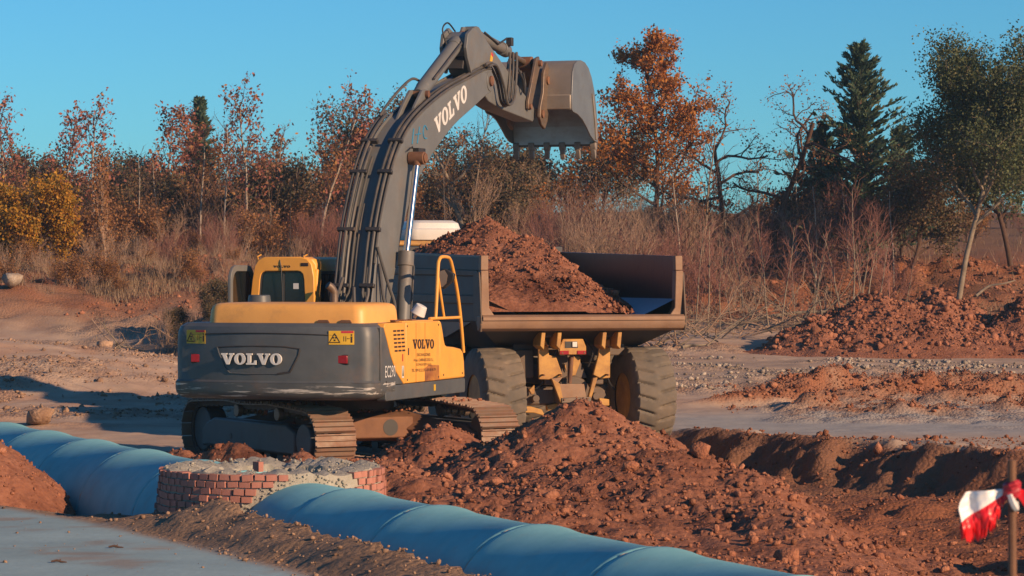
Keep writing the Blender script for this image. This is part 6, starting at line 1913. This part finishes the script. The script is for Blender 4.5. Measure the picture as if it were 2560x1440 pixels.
for i in range(26):
    px = 1560 + i * 42 + g.uniform(-20, 20)
    copy_plant(g.choice((tC, tA, protoB)), px, g.uniform(108, 122), g.uniform(.35, .60), g.uniform(0, 6.3), lab2, TH_G)


# more slender trees and bare brush filling the slope on the left
SL = [o for o in COL.objects if o.name.startswith('slender_tree')]
g = random.Random(123)
SL_L = 'slim brown leaved tree standing back among the slender trees'
for i in range(30):
    px = -20 + i * 44 + g.uniform(-22, 22)
    copy_plant(g.choice(SL[3:5] + SL[7:10]), px, g.uniform(108, 124), g.uniform(.38, .68), g.uniform(0, 6.3), SL_L, 'slim trees standing back on the slope')
for i in range(44):
    px = -10 + i * 24 + g.uniform(-14, 14)
    copy_plant(g.choice((protoA, protoB, tB, tA)), px, g.uniform(98, 110), g.uniform(.40, .85), g.uniform(0, 6.3), 'bare brown shrub standing in the dry grass on the slope', 'bare shrubs in the grass')
for i in range(9):
    copy_plant(g.choice((tC, tB)), g.uniform(330, 590), g.uniform(76.5, 81), g.uniform(.22, .42), g.uniform(0, 6.3), 'low dark scrub on the heap left of the excavator', 'scrub on the dark heap')

bt = plant('bare_tree', 560, 103, SLENDER, 5.4, 951, 'bark_white', None, 'thin pale bare tree among the slender trees', 'tree', 'thin bare trees', r0=.045)
bt2 = plant('bare_tree', 1760, 90, dict(SLENDER, wob=[.09, .14, .2]), 5.2, 952, 'bark_pale', None, 'thin bare tree rising from the brush right of the truck bed', 'tree', 'thin bare trees', r0=.045)
g = random.Random(77)
for px, d in ((90, 103), (345, 104), (395, 107), (500, 105), (665, 104), (745, 106), (690, 110), (860, 107)):
    copy_plant(g.choice((bt, bt2)), px, d, g.uniform(.65, 1.0), g.uniform(0, 6.3), 'thin pale bare tree among the slender trees', 'thin bare trees')
for px, d in ((1700, 89), (1815, 91), (1885, 95), (1990, 93), (2040, 90), (2120, 94), (2235, 90)):
    copy_plant(g.choice((bt, bt2)), px, d, g.uniform(.55, .85), g.uniform(0, 6.3), 'thin bare tree rising from the brush right of the truck bed', 'thin bare trees')

for i in range(26):
    copy_plant(g.choice((protoA, tB, tA, tA)), -10 + i * 25 + g.uniform(-12, 12), g.uniform(87, 95), g.uniform(.22, .5), g.uniform(0, 6.3), 'low brown scrub on the red bank left of the excavator cab', 'scrub on the left bank')

# ---- dry grass
def grass(name, x0, x1, y0, y1, n, h, dens, seed, label):
    x, y = scatter(n, x0, x1, y0, y1, dens, seed)
    gg = np.random.default_rng(seed); k = len(x)
    z = surf(x, y)
    a = gg.uniform(0, 6.28, k); hh = h * gg.uniform(.5, 1.3, k); ln = gg.normal(0, .35, (k, 2)) * hh[:, None]
    w = .012
    P = np.stack([x, y, z], 1)
    A = P + np.stack([np.cos(a) * w, np.sin(a) * w, 0 * a - .02], 1); B = P - np.stack([np.cos(a) * w, np.sin(a) * w, 0 * a + .02], 1)
    T = P + np.stack([ln[:, 0], ln[:, 1], hh], 1)
    V = np.stack([A, B, T], 1).reshape(-1, 3)
    tag(link(name, np_mesh(name, V, np.arange(len(V)).reshape(-1, 3), 'dry_grass')), label, 'grass', kind='stuff')


grass('dry_grass', -22, 6, 92, 118, 36000, .32, lambda x, y: np.clip(.45 + fbm(x * .3, y * .3, 3, 5) * 1.4, 0, 1) * sstep(89, 93, y), 3, 'dry grass on the slope between the trees')
grass('dry_grass', 1, 20, 84, 112, 20000, .30, lambda x, y: np.clip(.25 + fbm(x * .3, y * .3, 3, 15) * 1.6 + .5 * gauss(x, y, 13, 85, 3, 1.5), 0, 1), 4, 'dry grass on the red bank at the right')
grass('dry_grass', -18, -3, 86, 94, 16000, .30, lambda x, y: np.clip(.35 + fbm(x * .5, y * .5, 3, 25) * 1.6, 0, 1), 6, 'dry grass running down the left bank')
grass('dry_grass', -12, -3, 74, 84, 5000, .30, lambda x, y: gauss(x, y, -6.5, 79, 3, 3), 5, 'dry stalks on the dark heap behind the excavator')

# ================================================================ thin evening haze filling the air over the site
hm = bpy.data.materials.new('haze_air'); hm.use_nodes = True
hn = hm.node_tree; hn.nodes.clear()
ho = hn.nodes.new('ShaderNodeOutputMaterial'); hv = hn.nodes.new('ShaderNodeVolumePrincipled')
hv.inputs['Color'].default_value = (0.50, 0.78, 1.0, 1); hv.inputs['Density'].default_value = 0.0004; hv.inputs['Anisotropy'].default_value = 0.2
hn.links.new(hv.outputs[0], ho.inputs['Volume'])
hz0 = float(GZ.min()) - 1.0
hb = MB(); hb.box((0, (ys[0] + ys[-1]) / 2, (hz0 + 17.0) / 2), (xs[-1] - xs[0] + 20, ys[-1] - ys[0] + 20, 17.0 - hz0))
haze = hb.build('haze', hm, None, ang=0)
tag(haze, 'thin evening haze in the air', 'haze', kind='stuff')
